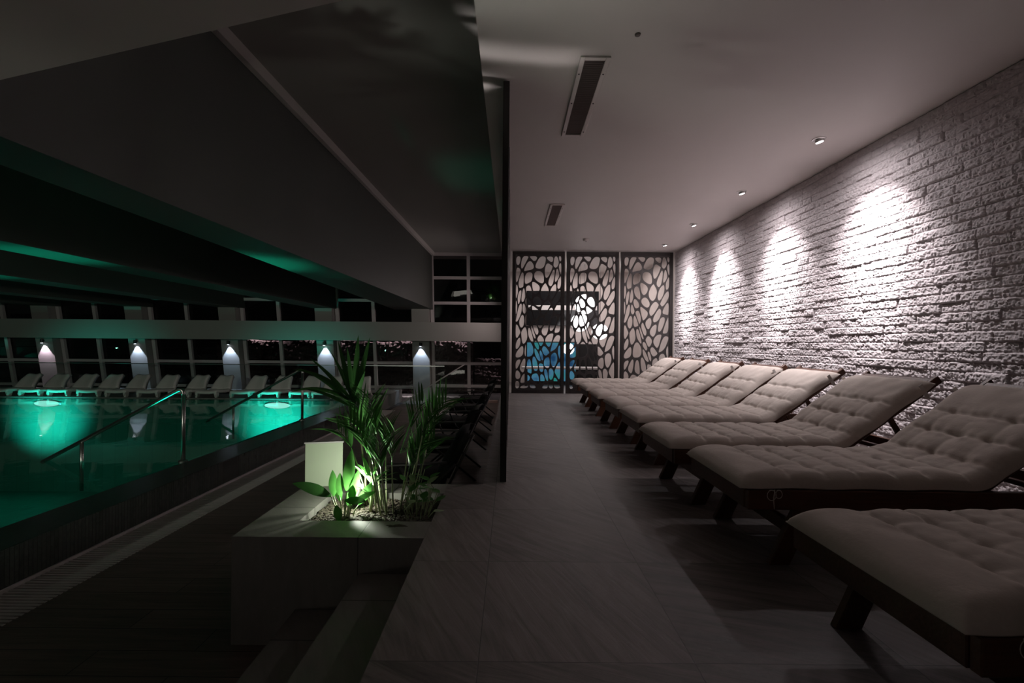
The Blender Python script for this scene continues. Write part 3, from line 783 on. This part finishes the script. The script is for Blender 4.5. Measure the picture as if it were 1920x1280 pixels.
ZB = 0.385
def make_lounger():
    t = thing('sun_lounger', 'tmp', 'sun lounger', (0, 0, 0), 0, 'wooden sun loungers along the stone wall')
    cu = bpy.data.objects.new('cushion', cushion_mesh()); COL.objects.link(cu); cu.parent = t; cu.location = (0, 0, ZB); cu['label'] = 'quilted beige cushion'
    hw = LW / 2 - 0.01
    for sg in (-1, 1):
        MB().box((0.035, sg * hw - 0.016, ZB - 0.10), (1.92, sg * hw + 0.016, ZB - 0.004)).build('side_rail', M['wood'], t, bevel=0.004)
    MB().box((0.03, -hw + 0.016, ZB - 0.10), (0.06, hw - 0.016, ZB - 0.004)).build('end_rail', M['wood'], t, bevel=0.004)
    MB().box((1.89, -hw + 0.016, ZB - 0.09), (1.92, hw - 0.016, ZB - 0.02)).build('end_rail', M['wood'], t, bevel=0.004)
    s = MB(); x = 0.09
    while x < SEAT - 0.06:
        s.box((x, -hw + 0.016, ZB - 0.022), (x + 0.055, hw - 0.016, ZB - 0.004)); x += 0.075
    s.build('seat_slats', M['wood'], t)
    # legs: leaning planks
    for x0, dx in ((0.38, -0.17), (1.66, 0.12)):
        for sg in (-1, 1):
            yy = sg * (hw - 0.036); l = MB(); w = 0.052
            zt = ZB - 0.015
            l.hexa([(x0 + dx - w, yy - 0.018, 0), (x0 + dx + w, yy - 0.018, 0), (x0 + dx + w, yy + 0.018, 0), (x0 + dx - w, yy + 0.018, 0),
                    (x0 - w, yy - 0.018, zt), (x0 + w, yy - 0.018, zt), (x0 + w, yy + 0.018, zt), (x0 - w, yy + 0.018, zt)])
            l.build('leg', M['wood'], t, bevel=0.004)
        zz = 0.17; f = 1 - zz / (ZB - 0.015); xx = x0 + dx * f
        MB().box((xx - 0.015, -hw + 0.055, zz - 0.035), (xx + 0.015, hw - 0.055, zz + 0.035)).build('stretcher', M['wood'], t, bevel=0.004)
    # back frame
    bf = thing  # (kept as parts of the lounger)
    p0 = Vector((SEAT - 0.02, 0, ZB - 0.03)); d = Vector((math.cos(ANG), 0, math.sin(ANG))); up = Vector((-math.sin(ANG), 0, math.cos(ANG)))
    for sg in (-1, 1):
        a = p0 + Vector((0, sg * (hw - 0.045), 0)); b = a + d * 0.87
        MB().bar(a, b, 0.03, 0.055, up=up).build('back_rail', M['wood'], t, bevel=0.004)
    s = MB()
    for k in range(9):
        q = p0 + d * (0.07 + k * 0.092) + up * 0.018
        s.bar(q + Vector((0, -hw + 0.06, 0)), q + Vector((0, hw - 0.06, 0)), 0.055, 0.016, up=up)
    s.build('back_slats', M['wood'], t)
    # prop that holds the back
    s = MB()
    for sg in (-1, 1):
        q = p0 + d * 0.46 - up * 0.02
        s.bar((q.x, sg * (hw - 0.085), q.z), (1.74, sg * (hw - 0.085), ZB - 0.06), 0.022, 0.035)
    s.bar((1.74, -hw + 0.07, ZB - 0.06), (1.74, hw - 0.07, ZB - 0.06), 0.03, 0.03)
    s.build('back_prop', M['wood'], t, bevel=0.003)
    # cotton tapes that tie the cushion to the frame
    for sg in (-1, 1):
        q = p0 + d * 0.70
        tp = MB(); yy = sg * (hw + 0.012)
        tp.bar(q + Vector((0, yy - 0.01 * sg, 0)) - up * 0.035, q + Vector((0, yy, 0)) + up * 0.075, 0.028, 0.004, up=(0, 1, 0))
        tp.build('tie', M['cotton_tie'], t)
    for sg in (-1, 1):
        tp = MB(); yy = sg * (hw + 0.004)
        for rx, dz, x0 in ((0.022, 0.050, 0.15), (0.016, 0.040, 0.185)):
            tp.tube([(x0 + rx * math.sin(q), yy + sg * 0.010, ZB - 0.004 - dz / 2 + dz / 2 * math.cos(q)) for q in [k * 2 * PI / 16 for k in range(17)]], 0.0028, 6)
        tp.tube([(0.165, yy + sg * 0.010, ZB - 0.002), (0.158, yy + sg * 0.014, ZB - 0.05), (0.163, yy + sg * 0.012, ZB - 0.095)], 0.0026, 6)
        tp.build('tie', M['cotton_tie'], t, smooth=True)
    return t

base = make_lounger()
LNG = [(1.10, 1.45, 1.0), (1.13, 2.57, -0.5), (1.07, 3.41, 0.8), (1.14, 4.42, 0.0), (1.15, 5.28, 0.6), (1.13, 6.20, -0.6), (1.14, 7.20, 0.3), (1.14, 8.22, 0.0)]
lnl = ['beige cushioned wooden sun lounger nearest the viewer, cut off at the lower right', 'beige cushioned sun lounger second from the viewer, its raised back cut by the right edge',
       'beige cushioned wooden sun lounger third from the viewer, fully in view', 'beige cushioned wooden sun lounger fourth from the viewer',
       'beige cushioned wooden sun lounger fourth from the leaf screens', 'beige cushioned wooden sun lounger third from the leaf screens',
       'beige cushioned wooden sun lounger second from the leaf screens', 'beige cushioned wooden sun lounger standing closest to the leaf screens']
for i, (x, y, a) in enumerate(LNG):
    o = base if i == 0 else copy_tree(base)
    o.location = (x, y, 0); o.rotation_euler = (0, 0, R(a)); o['label'] = lnl[i]

# ------------------------------------------------------------------ white pool loungers on the far deck
def make_pool_lounger():
    t = thing('pool_lounger', 'tmp', 'sun lounger', (0, 0, 0), 0, 'white plastic loungers beyond the pool')
    w = 0.25
    # seat shell: gently dished, turned down edges
    rows = []
    prof = [(-0.55, 0.10), (-0.545, 0.155), (-0.50, 0.175), (-0.35, 0.165), (-0.15, 0.15), (0.0, 0.15), (0.06, 0.165)]
    for (y, z) in prof:
        rows.append([(-w, y, z - 0.06), (-w, y, z + 0.006), (-w * 0.86, y, z + 0.012), (-w * 0.5, y, z), (0, y, z - 0.006), (w * 0.5, y, z), (w * 0.86, y, z + 0.012), (w, y, z + 0.006), (w, y, z - 0.06)])
    m = MB(); m.grid(rows); m.build('seat', M['white_plastic'], t, smooth=True, solid=0.02)
    rows = []
    for k in range(9):
        q = k / 8; y = 0.05 + 0.30 * q - 0.03 * math.sin(q * PI); z = 0.15 + 0.36 * q ** 0.95; ww = w * (1.0 - 0.36 * q)
        if k == 8: z -= 0.012
        rows.append([(-ww, y + 0.07, z - 0.05), (-ww, y, z + 0.004), (-ww * 0.8, y - 0.012, z + 0.01), (-ww * 0.35, y + 0.012, z - 0.006 * (k == 8)), (0, y + 0.018, z - 0.016 * (k == 8)), (ww * 0.35, y + 0.012, z - 0.006 * (k == 8)), (ww * 0.8, y - 0.012, z + 0.01), (ww, y, z + 0.004), (ww, y + 0.07, z - 0.05)])
    m = MB(); m.grid(rows); m.build('backrest', M['white_plastic'], t, smooth=True, solid=0.02)
    for sg in (-1, 1):
        l = MB(); l.hexa([(sg * 0.235 - 0.025, -0.53, 0), (sg * 0.235 + 0.025, -0.53, 0), (sg * 0.235 + 0.025, -0.45, 0), (sg * 0.235 - 0.025, -0.45, 0),
                          (sg * 0.22 - 0.03, -0.55, 0.13), (sg * 0.22 + 0.03, -0.55, 0.13), (sg * 0.22 + 0.03, -0.40, 0.13), (sg * 0.22 - 0.03, -0.40, 0.13)])
        l.build('leg', M['white_plastic'], t, bevel=0.008)
        l = MB(); l.hexa([(sg * 0.21 - 0.025, 0.26, 0), (sg * 0.21 + 0.025, 0.26, 0), (sg * 0.21 + 0.025, 0.34, 0), (sg * 0.21 - 0.025, 0.34, 0),
                          (sg * 0.21 - 0.03, -0.02, 0.14), (sg * 0.21 + 0.03, -0.02, 0.14), (sg * 0.21 + 0.03, 0.12, 0.16), (sg * 0.21 - 0.03, 0.12, 0.16)])
        l.build('leg', M['white_plastic'], t, bevel=0.008)
    return t
pb = make_pool_lounger()
PX = [685, 631, 591, 537, 489, 427, 381, 325, 270, 220, 170, 119, 65]
num = ['first', 'second', 'third', 'fourth', 'fifth', 'sixth', 'seventh', 'eighth', 'ninth', 'tenth', 'eleventh', 'twelfth', 'thirteenth']
for i, px in enumerate(PX):
    o = pb if i == 0 else copy_tree(pb)
    o.location = ((px - 959) * 11.98 / 853.3, 11.68, -0.3)
    o.rotation_euler = (0, 0, R([1, -1, 0, 0, -2, 2, -1, 1, 0, 2, -2, 1, 0][i]))
    o['label'] = 'white plastic lounger beyond the pool, ' + ('at the right end of the row' if i == 0 else ('at the left end of the row' if i == 12 else num[i] + ' from the right end of the row'))

# ------------------------------------------------------------------ dark chairs on the lower deck
def make_dark_chair():
    t = thing('folding_recliner', 'tmp', 'chair', (0, 0, 0), 0, 'dark folding recliners on the lower deck')
    w = 0.29
    def pad(x0, z0, x1, z1, th):
        m = MB(); rows = []
        for k in range(11):
            q = k / 10; x = x0 + (x1 - x0) * q; z = z0 + (z1 - z0) * q; d = Vector((x1 - x0, 0, z1 - z0)).normalized(); n = Vector((-d.z, 0, d.x))
            if n.z < 0: n = -n
            e = min(1, min(q, 1 - q) / 0.12); hh = th * (0.35 + 0.65 * math.sqrt(max(0, 1 - (1 - e) ** 2))) * (1 - 0.12 * (k % 3 == 0))
            rows.append([Vector((x, yy, z)) + n * hh * f for yy, f in ((-w, 0), (-w, .7), (-w * .85, 1), (0, 1.08), (w * .85, 1), (w, .7), (w, 0))])
        m.grid(rows); return m
    pad(-0.36, 0.36, 0.26, 0.33, 0.12).build('seat', M['dark_pad'], t, smooth=True, solid=0.02)
    pad(0.24, 0.38, 0.50, 0.86, 0.10).build('backrest', M['dark_pad'], t, smooth=True, solid=0.02)
    for sg in (-1, 1):
        MB().tube([(-0.30, sg * w, 0.0), (0.10, sg * w, 0.34), (0.36, sg * w, 0.60)], 0.013, 8).build('leg', M['black_metal'], t, smooth=True)
        MB().tube([(0.46, sg * (w + 0.02), 0.0), (-0.02, sg * (w + 0.02), 0.38), (-0.12, sg * (w + 0.02), 0.58)], 0.013, 8).build('leg', M['black_metal'], t, smooth=True)
        MB().bar((-0.24, sg * (w + 0.02), 0.60), (0.30, sg * (w + 0.02), 0.62), 0.045, 0.02).build('armrest', M['black_metal'], t, bevel=0.004)
        MB().tube([(-0.36, sg * (w - 0.02), 0.345), (0.26, sg * (w - 0.02), 0.32), (0.52, sg * (w - 0.02), 0.86)], 0.013, 8).build('side_tube', M['black_metal'], t, smooth=True)
    return t
dc = make_dark_chair()
dcl = ['dark folding recliner on the lower deck nearest the planter', 'dark folding recliner on the lower deck, second from the planter', 'dark folding recliner on the lower deck, third from the planter', 'dark folding recliner on the lower deck, second from the glass front', 'dark folding recliner on the lower deck nearest the glass front']
for i, (x, y) in enumerate([(-0.86, 4.35), (-0.86, 5.9), (-0.84, 7.5), (-0.82, 9.1), (-0.82, 10.6)]):
    o = dc if i == 0 else copy_tree(dc)
    o.location = (x, y, LOW); o.rotation_euler = (0, 0, R([3, -2, 2, 0, -3][i])); o['label'] = dcl[i]

# ------------------------------------------------------------------ planter and plants
t = thing('planter', 'built-in slate planter box at the edge of the lounge, full of lit plants', 'planter', (0, 0, LOW))
f = MB(); f.box((-1.537, 2.525, 0), (-0.471, 2.76, 0.6)); f.box((-1.537, 2.76, 0), (-1.27, 3.28, 0.6)); f.box((-1.537, 3.28, 0), (-0.471, 3.5, 0.6))
f.build('box', M['planter_tile'], t)
MB().box((-1.27, 2.76, 0.3), (-0.472, 3.28, 0.545)).build('soil', M['soil'], t)
PZ = LOW + 0.545
ico = bmesh.new(); bmesh.ops.create_icosphere(ico, subdivisions=1, radius=1.0)
ico.verts.index_update(); IV = [v.co.copy() for v in ico.verts]; IF = [[v.index for v in f.verts] for f in ico.faces]; ico.free()
rng = random.Random(9); pv, pf = [], []
for k in range(2600):
    x = rng.uniform(-1.255, -0.485); y = rng.uniform(2.775, 3.265); r = rng.uniform(0.006, 0.013)
    Mx = Matrix.Translation((x, y, PZ + r * 0.8 + rng.random() * 0.006)) @ Matrix.Rotation(rng.random() * 6, 4, 'Z') @ Matrix.Diagonal((1.3 * r, 0.9 * r, 0.7 * r, 1))
    k0 = len(pv); pv += [Mx @ v for v in IV]; pf += [[k0 + q for q in f] for f in IF]
pme = bpy.data.meshes.new('pebbles'); pme.from_pydata([tuple(v) for v in pv], [], pf); pme.materials.append(M['pebble'])
pob = bpy.data.objects.new('pebbles', pme); COL.objects.link(pob)
tag(pob, 'brown pebbles covering the soil of the planter', 'pebbles', kind='stuff')
# pale panel at the rear corner
t = thing('pale_panel', 'pale upright panel glowing on the rear left corner of the planter', 'panel', (-1.52, 3.385, 0), R(13))
MB().box((0, 0, 0), (0.265, 0.012, 0.325)).build('face', M['panel'], t, bevel=0.002)
MB().box((-0.006, -0.004, 0.325), (0.271, 0.022, 0.336)).build('top_edge', M['pale_bench'], t)
# dry leaf on the rim
m = MB(); m.leaf((-0.70, 2.64, 0.012), (1, 0.06, 0.03), 0.115, 0.035, 0.3, 6, 0.5); m.leaf((-0.66, 2.645, 0.010), (-0.9, 0.1, 0.1), 0.06, 0.02, 0.3, 5, 0.6)
tag(m.build('dry_leaf', M['dry_leaf']), 'curled dry leaf lying on the front rim of the planter', 'leaf')

# garden spot in the planter
t = thing('garden_spotlight', 'small garden spotlight shining among the plants of the planter', 'lamp', (-1.03, 3.08, PZ))
MB().tube([(0, 0, -0.05), (0, 0, 0.09)], 0.008, 8).build('spike', M['black_metal'], t)
hd = Matrix.Translation((0, 0, 0.11)) @ Matrix.Rotation(R(-30), 4, 'X') 
lb = MB().lathe([(0.02, -0.05), (0.034, -0.03), (0.036, 0.03), (0.033, 0.036)], hd).build('lamp_head', M['black_metal'], t)
MB().lathe([(0.030, 0.0365), (0.030, 0.039)], hd).build('lens', M['garden_lens'], lb)

rng = random.Random(21)
# tall kentia palm
t = thing('kentia_palm', 'tall slender palm with long arching leaflets at the left of the planter', 'plant', (-0.98, 3.12, PZ))
def rel(p): return Vector(p) - Vector((-0.98, 3.12, PZ))
crown = rel((-1.07, 3.12, 0.66))
MB().tube([(0, 0, -0.03), (-0.005, 0, 0.25), crown.lerp(Vector((0, 0, 0.4)), 0.35), crown], [0.010, 0.008, 0.006, 0.004], 8).build('stem', M['stalk_dark'], t, smooth=True)
MB().tube([(0.03, 0.02, -0.03), (0.02, 0.02, 0.3), crown.lerp(Vector((0, 0, 0.4)), 0.3) + Vector((0.02, 0, 0)), crown + Vector((0.01, 0, -0.02))], [0.008, 0.007, 0.005, 0.003], 8).build('stem', M['stalk_dark'], t, smooth=True)
for (dx, dy, dz, L, w, dr) in [(-0.9, 0.1, 0.85, 0.50, 0.036, 1.5), (-0.75, -0.2, 0.75, 0.46, 0.034, 2.1), (-0.95, 0, 0.45, 0.46, 0.036, 2.2), (-0.7, -0.3, 1.0, 0.42, 0.036, 0.9),
                               (-0.28, 0.1, 1.0, 0.47, 0.046, 0.25), (-0.1, -0.1, 1.0, 0.36, 0.04, 0.2), (0.06, 0.0, 1.0, 0.44, 0.054, 0.1), (0.2, 0.1, 1.0, 0.46, 0.05, 0.2), (-0.45, 0.2, 0.95, 0.40, 0.034, 1.1),
                               (0.28, -0.1, 0.85, 0.26, 0.04, 0.8), (-0.85, -0.35, 0.62, 0.36, 0.030, 1.6)]:
    m = MB(); m.leaf(crown + Vector((0, 0, rng.uniform(-0.03, 0.05))), (dx, dy, dz), L, w * 0.78, dr, 12, 0.35, 0.4, side=Vector((dz, 0.5, -dx)))
    m.build('leaflet', M['leaf_dark'], t, smooth=True)
# areca palm clump
t = thing('areca_palm', 'bushy palm clump with many pale canes in the middle of the planter', 'plant', (-0.78, 3.04, PZ))
for k in range(18):
    a = k * 2.4 + rng.uniform(-0.3, 0.3); rr = 0.03 + 0.055 * math.sqrt((k % 9) / 9.0); b = Vector((math.cos(a) * rr * 1.5, math.sin(a) * rr, -0.02))
    lean = Vector((math.cos(a) * rng.uniform(0.08, 0.34) - 0.03, math.sin(a) * 0.2, 1)).normalized()
    H = rng.uniform(0.28, 0.64); e = b + lean * H
    cn = MB().tube([b, b + lean * H * 0.5, e], [0.006, 0.005, 0.004], 6).build('cane', M['stalk'], t, smooth=True)
    m = MB(); d = lean.copy(); p0 = e.copy(); n = 7; Lr = rng.uniform(0.16, 0.26)
    az = a + rng.uniform(-0.6, 0.6); hd2 = Vector((math.cos(az), math.sin(az) * 0.6, 0)); rach = [p0.copy()]
    for q_ in range(n):
        d = (d + hd2 * 0.075 + Vector((0, 0, -0.015))).normalized(); p0 = p0 + d * (Lr / n); rach.append(p0.copy())
        sd = d.cross(Vector((hd2.y, -hd2.x, 0.3)).cross(d)); sd = d.cross(Vector((0, -1, 0.2)))
        sd.normalize()
        for sg in (-1, 1):
            ld = (d * 1.0 + sd * sg * (0.42 + 0.05 * q_) + Vector((0, rng.uniform(-0.15, 0.15), 0.05))).normalized()
            m.leaf(p0, ld, rng.uniform(0.15, 0.25) * (1 - 0.4 * abs(q_ / n - 0.35)), rng.uniform(0.015, 0.022), rng.uniform(0.6, 2.6), 8, 0.4, 0.3, tw=rng.uniform(-0.5, 0.5))
    m.tube(rach, 0.0025, 5)
    m.build('frond', M[('leaf_dark', 'leaf', 'leaf')[k % 3]], cn, smooth=True)
# long thin arching blades to the right
for (dx, dy, dz, L, dr) in [(0.75, 0.1, 0.62, 0.40, 0.7), (0.9, 0.0, 0.42, 0.40, 1.6), (0.55, 0.1, 0.85, 0.34, 0.5), (0.35, -0.1, 1.0, 0.36, 0.3), (0.85, -0.2, 0.3, 0.3, 1.3)]:
    m = MB(); m.leaf((0.05, 0, 0.40), (dx, dy, dz), L, 0.020, dr, 10, 0.3, 0.5); m.build('frond', M['leaf_dark'], t, smooth=True)
# broad-leaved plant at the front left
t = thing('broad_leaf_plant', 'broad-leaved bright green plant at the front left of the planter', 'plant', (-1.07, 2.92, PZ))
def broad(b, mid, d, L, w, dr, mat, side=None):
    sk = MB().tube([b, (Vector(b) + Vector(mid)) / 2 + Vector((0, 0, 0.02)), mid], [0.0045, 0.004, 0.003], 6).build('stalk', M['stalk'], t, smooth=True)
    m = MB(); m.leaf(mid, d, L, w, dr, 10, 0.22, 0.42, side=side); m.build('leaf', mat, sk, smooth=True)
sd = Vector((1, 0.25, 0))
broad((-0.02, 0, -0.02), (-0.06, -0.03, 0.16), (-0.8, -0.15, 0.42), 0.25, 0.068, 1.3, M['leaf_dark'], Vector((0.4, 0.6, 0.9)))
broad((-0.02, 0.01, -0.02), (-0.055, 0.0, 0.15), (-0.05, 0, 1), 0.17, 0.055, 0.2, M['leaf_bright'], sd)
broad((0.0, 0.01, -0.02), (-0.015, -0.01, 0.16), (0.02, 0, 1), 0.145, 0.05, 0.2, M['leaf'], sd)
broad((0.01, 0.02, -0.02), (0.02, 0.02, 0.18), (0.12, 0, 1), 0.27, 0.072, 0.15, M['leaf'], sd)
broad((0.02, 0.0, -0.02), (0.045, 0.03, 0.12), (0.25, 0, 1), 0.20, 0.065, 0.4, M['leaf_bright'], sd)
broad((0.03, 0.0, -0.02), (0.06, 0.0, 0.12), (0.1, -0.1, 1), 0.11, 0.05, 0.3, M['leaf_bright'], sd)
broad((0.02, -0.01, -0.02), (0.03, -0.04, 0.14), (0.9, -0.2, 0.1), 0.15, 0.055, 1.6, M['leaf_dark'], Vector((0.2, 0.7, 0.7)))
broad((0.04, -0.01, -0.02), (0.08, -0.02, 0.13), (0.9, -0.1, 0.45), 0.16, 0.05, 1.0, M['leaf'], Vector((0.2, 0.7, 0.7)))
broad((0.0, -0.02, -0.02), (-0.02, -0.05, 0.11), (0.25, -0.3, -0.55), 0.11, 0.05, 0.8, M['leaf'], sd)
broad((0.05, 0.02, -0.02), (0.09, 0.05, 0.08), (0.5, 0, 0.9), 0.17, 0.06, 0.5, M['leaf_bright'], sd)
broad((-0.01, 0.02, -0.02), (-0.03, 0.05, 0.10), (-0.25, 0.1, 1), 0.16, 0.05, 0.6, M['leaf_bright'], sd)
broad((0.02, 0.02, -0.02), (0.03, 0.04, 0.07), (0.15, 0.1, 1), 0.13, 0.06, 0.3, M['leaf_bright'], sd)
# striped rosette
t = thing('striped_rosette_plant', 'pale striped arching rosette plant behind the broad-leaved plant', 'plant', (-0.92, 3.02, PZ))
MB().tube([(0, 0, -0.02), (0.01, 0, 0.12), (0.0, 0, 0.22)], [0.012, 0.010, 0.006], 8).build('stem', M['stalk'], t, smooth=True)
for k in range(18):
    a = k * 2.4; el = rng.uniform(0.35, 1.2)
    m = MB(); m.leaf((0, 0, rng.uniform(0.10, 0.24)), (math.cos(a), math.sin(a) * 0.8, el), rng.uniform(0.15, 0.24), 0.03, rng.uniform(2.5, 5), 9, 0.25, 0.4)
    m.build('leaf', M['leaf_pale' if k % 3 == 0 else 'leaf_bright' if k % 3 == 1 else 'leaf'], t, smooth=True)
# low trailing plant on the right
t = thing('trailing_plant', 'low trailing plant with rounded leaves at the right of the planter', 'plant', (-0.60, 3.0, PZ))
for k in range(34):
    bx, by = rng.uniform(-0.10, 0.11), rng.uniform(-0.14, 0.16); h = rng.uniform(0.05, 0.25) * (1.15 - abs(bx) * 3)
    tip = (bx + rng.uniform(-0.05, 0.05), by + rng.uniform(-0.04, 0.04), h)
    m = MB(); m.tube([(bx * 0.6, by * 0.6, -0.01), (bx, by, h * 0.6), tip], 0.0025, 5); sk = m.build('stalk', M['stalk'], t)
    a = rng.uniform(0, 6.28)
    m = MB(); m.leaf(tip, (math.cos(a), math.sin(a), rng.uniform(-0.3, 0.8)), rng.uniform(0.055, 0.10), rng.uniform(0.04, 0.062), 1.5, 7, 0.2, 0.32)
    m.build('leaf', M['leaf' if k % 3 else 'leaf_pale'], sk, smooth=True)

# ------------------------------------------------------------------ lights
def light(name, kind, loc, energy, col, aim=None, **kw):
    L = bpy.data.lights.new(name, kind); L.energy = energy; L.color = col
    for k, v in kw.items(): setattr(L, k, v)
    o = bpy.data.objects.new(name, L); COL.objects.link(o); o.location = loc
    if aim is not None: o.rotation_euler = (Vector(aim) - Vector(loc)).to_track_quat('-Z', 'Y').to_euler()
    return o
TEAL = (0.02, 1.0, 0.66)
for x in (-11.25, -5.65, -16.5):
    light('pool_light', 'SPOT', (x, 9.8, WAT - 0.70), 190, (0.03, 1.0, 0.86), aim=(x, 11.1, WAT - 0.45), spot_size=R(88), spot_blend=1.0, shadow_soft_size=0.08)
    light('lounger_fill', 'SPOT', (x + 0.6, 8.6, WAT - 0.5), 6, (0.55, 1.0, 0.75), aim=(x + 0.6, 11.5, 0.1), spot_size=R(120), spot_blend=0.8, shadow_soft_size=0.03)  # extra spot added to brighten the lounger fronts
# unseen upward spots added in the water to tint the beam undersides
for (x, y, tx, e) in [(-4.5, 5.6, -2.9, 950), (-6.9, 5.2, -5.2, 640), (-9.6, 6.6, -7.9, 420)]:
    light('soffit_fill', 'SPOT', (x, y, -1.4), e, TEAL, aim=(tx - 0.12, y, 2.05), spot_size=R(22), spot_blend=0.9, shadow_soft_size=0.25)
light('ceiling_fill', 'SPOT', (-4.4, 6.2, -0.6), 60, TEAL, aim=(-0.75, 6.9, HC), spot_size=R(20), spot_blend=1.0, shadow_soft_size=0.3)  # added spot that makes the teal patch on the hall ceiling
# garden spotlight
light('planter_spot', 'SPOT', (-1.02, 3.03, PZ + 0.17), 420, (1.0, 0.93, 0.91), aim=(0.05, 3.3, 3.15), spot_size=R(22), spot_blend=0.5, shadow_soft_size=0.004)
light('planter_leaf_spot', 'SPOT', (-1.0, 2.98, PZ + 0.16), 75, (0.95, 1.0, 0.88), aim=(-0.74, 3.06, 0.62), spot_size=R(80), spot_blend=0.7, shadow_soft_size=0.02)
light('planter_glow', 'POINT', (-1.02, 3.02, PZ + 0.175), 7, (0.93, 1.0, 0.84), shadow_soft_size=0.012)
# lobby ceiling light
light('lobby_light', 'AREA', (1.8, 11.6, CH - 0.05), 62, (1.0, 0.9, 0.87), aim=(1.8, 11.6, 0), shape='RECTANGLE', size=2.6, size_y=1.4)
# lamps in the garden
for x in (-9.0, -6.5, -4.3, -2.2, 0.6):
    light('garden_light', 'SPOT', (x, 16.42, 2.3), 300, (1.0, 0.78, 0.84), aim=(x, 16.5, 0), spot_size=R(95), spot_blend=0.8, shadow_soft_size=0.05)
light('gravel_light', 'SPOT', (-2.5, 14.7, 1.5), 120, (1.0, 0.85, 0.88), aim=(-2.5, 14.05, -0.6), spot_size=R(120), spot_blend=0.8, shadow_soft_size=0.05)
# added wall light, out of sight, for the pinkish glow near the glass front
t = thing('added_wall_light', 'unseen wall light added at the end of the pool hall beside the divider', 'lamp', (-0.212, 11.5, 2.0))
MB().box((-0.012, -0.22, -0.12), (0.0, 0.22, 0.12)).build('lamp_frame', M['black_metal'], t)
MB().box((-0.014, -0.20, -0.10), (-0.012, 0.20, 0.10)).build('lens', M['lamp_on'], t)
light('wall_fill', 'AREA', (-0.235, 11.5, 2.0), 20, (1.0, 0.82, 0.80), aim=(-3, 11.5, 0.6), shape='RECTANGLE', size=0.4, size_y=0.2)
# weak fill added behind the viewpoint to lift the lounge
light('back_fill', 'AREA', (1.2, -1.6, CH - 0.05), 0.8, (1.0, 0.88, 0.85), aim=(1.2, -1.6, 0), shape='RECTANGLE', size=2.0, size_y=0.8)

light('deck_fill', 'AREA', (-2.9, -0.9, LOW + 0.06), 4.5, (1.0, 0.92, 0.82), aim=(-2.4, 0.2, 2), shape='RECTANGLE', size=1.2, size_y=0.5)  # unseen low fill added to brighten the cross beam
light('hall_fill', 'SPOT', (-5.2, -2.5, 1.9), 420, (0.93, 1.0, 0.86), aim=(-9.0, 11.4, 0.0), spot_size=R(80), spot_blend=0.9, shadow_soft_size=0.06)  # unseen fill added behind the viewpoint for the white loungers
# ------------------------------------------------------------------ world and view
wd = bpy.data.worlds.new('night'); SC.world = wd; wd.use_nodes = True
wd.node_tree.nodes['Background'].inputs[0].default_value = (0.5, 0.45, 0.45, 1)
wd.node_tree.nodes['Background'].inputs[1].default_value = 0.002
SC.view_settings.view_transform = 'Standard'; SC.view_settings.look = 'None'
SC.view_settings.exposure = 0.0; SC.view_settings.gamma = 1.0; SC.view_settings.use_curve_mapping = False
cy = SC.cycles
cy.use_denoising = True
cy.max_bounces = 8; cy.diffuse_bounces = 4; cy.glossy_bounces = 4; cy.transparent_max_bounces = 16
cy.sample_clamp_indirect = 3.0; cy.caustics_reflective = False; cy.caustics_refractive = False
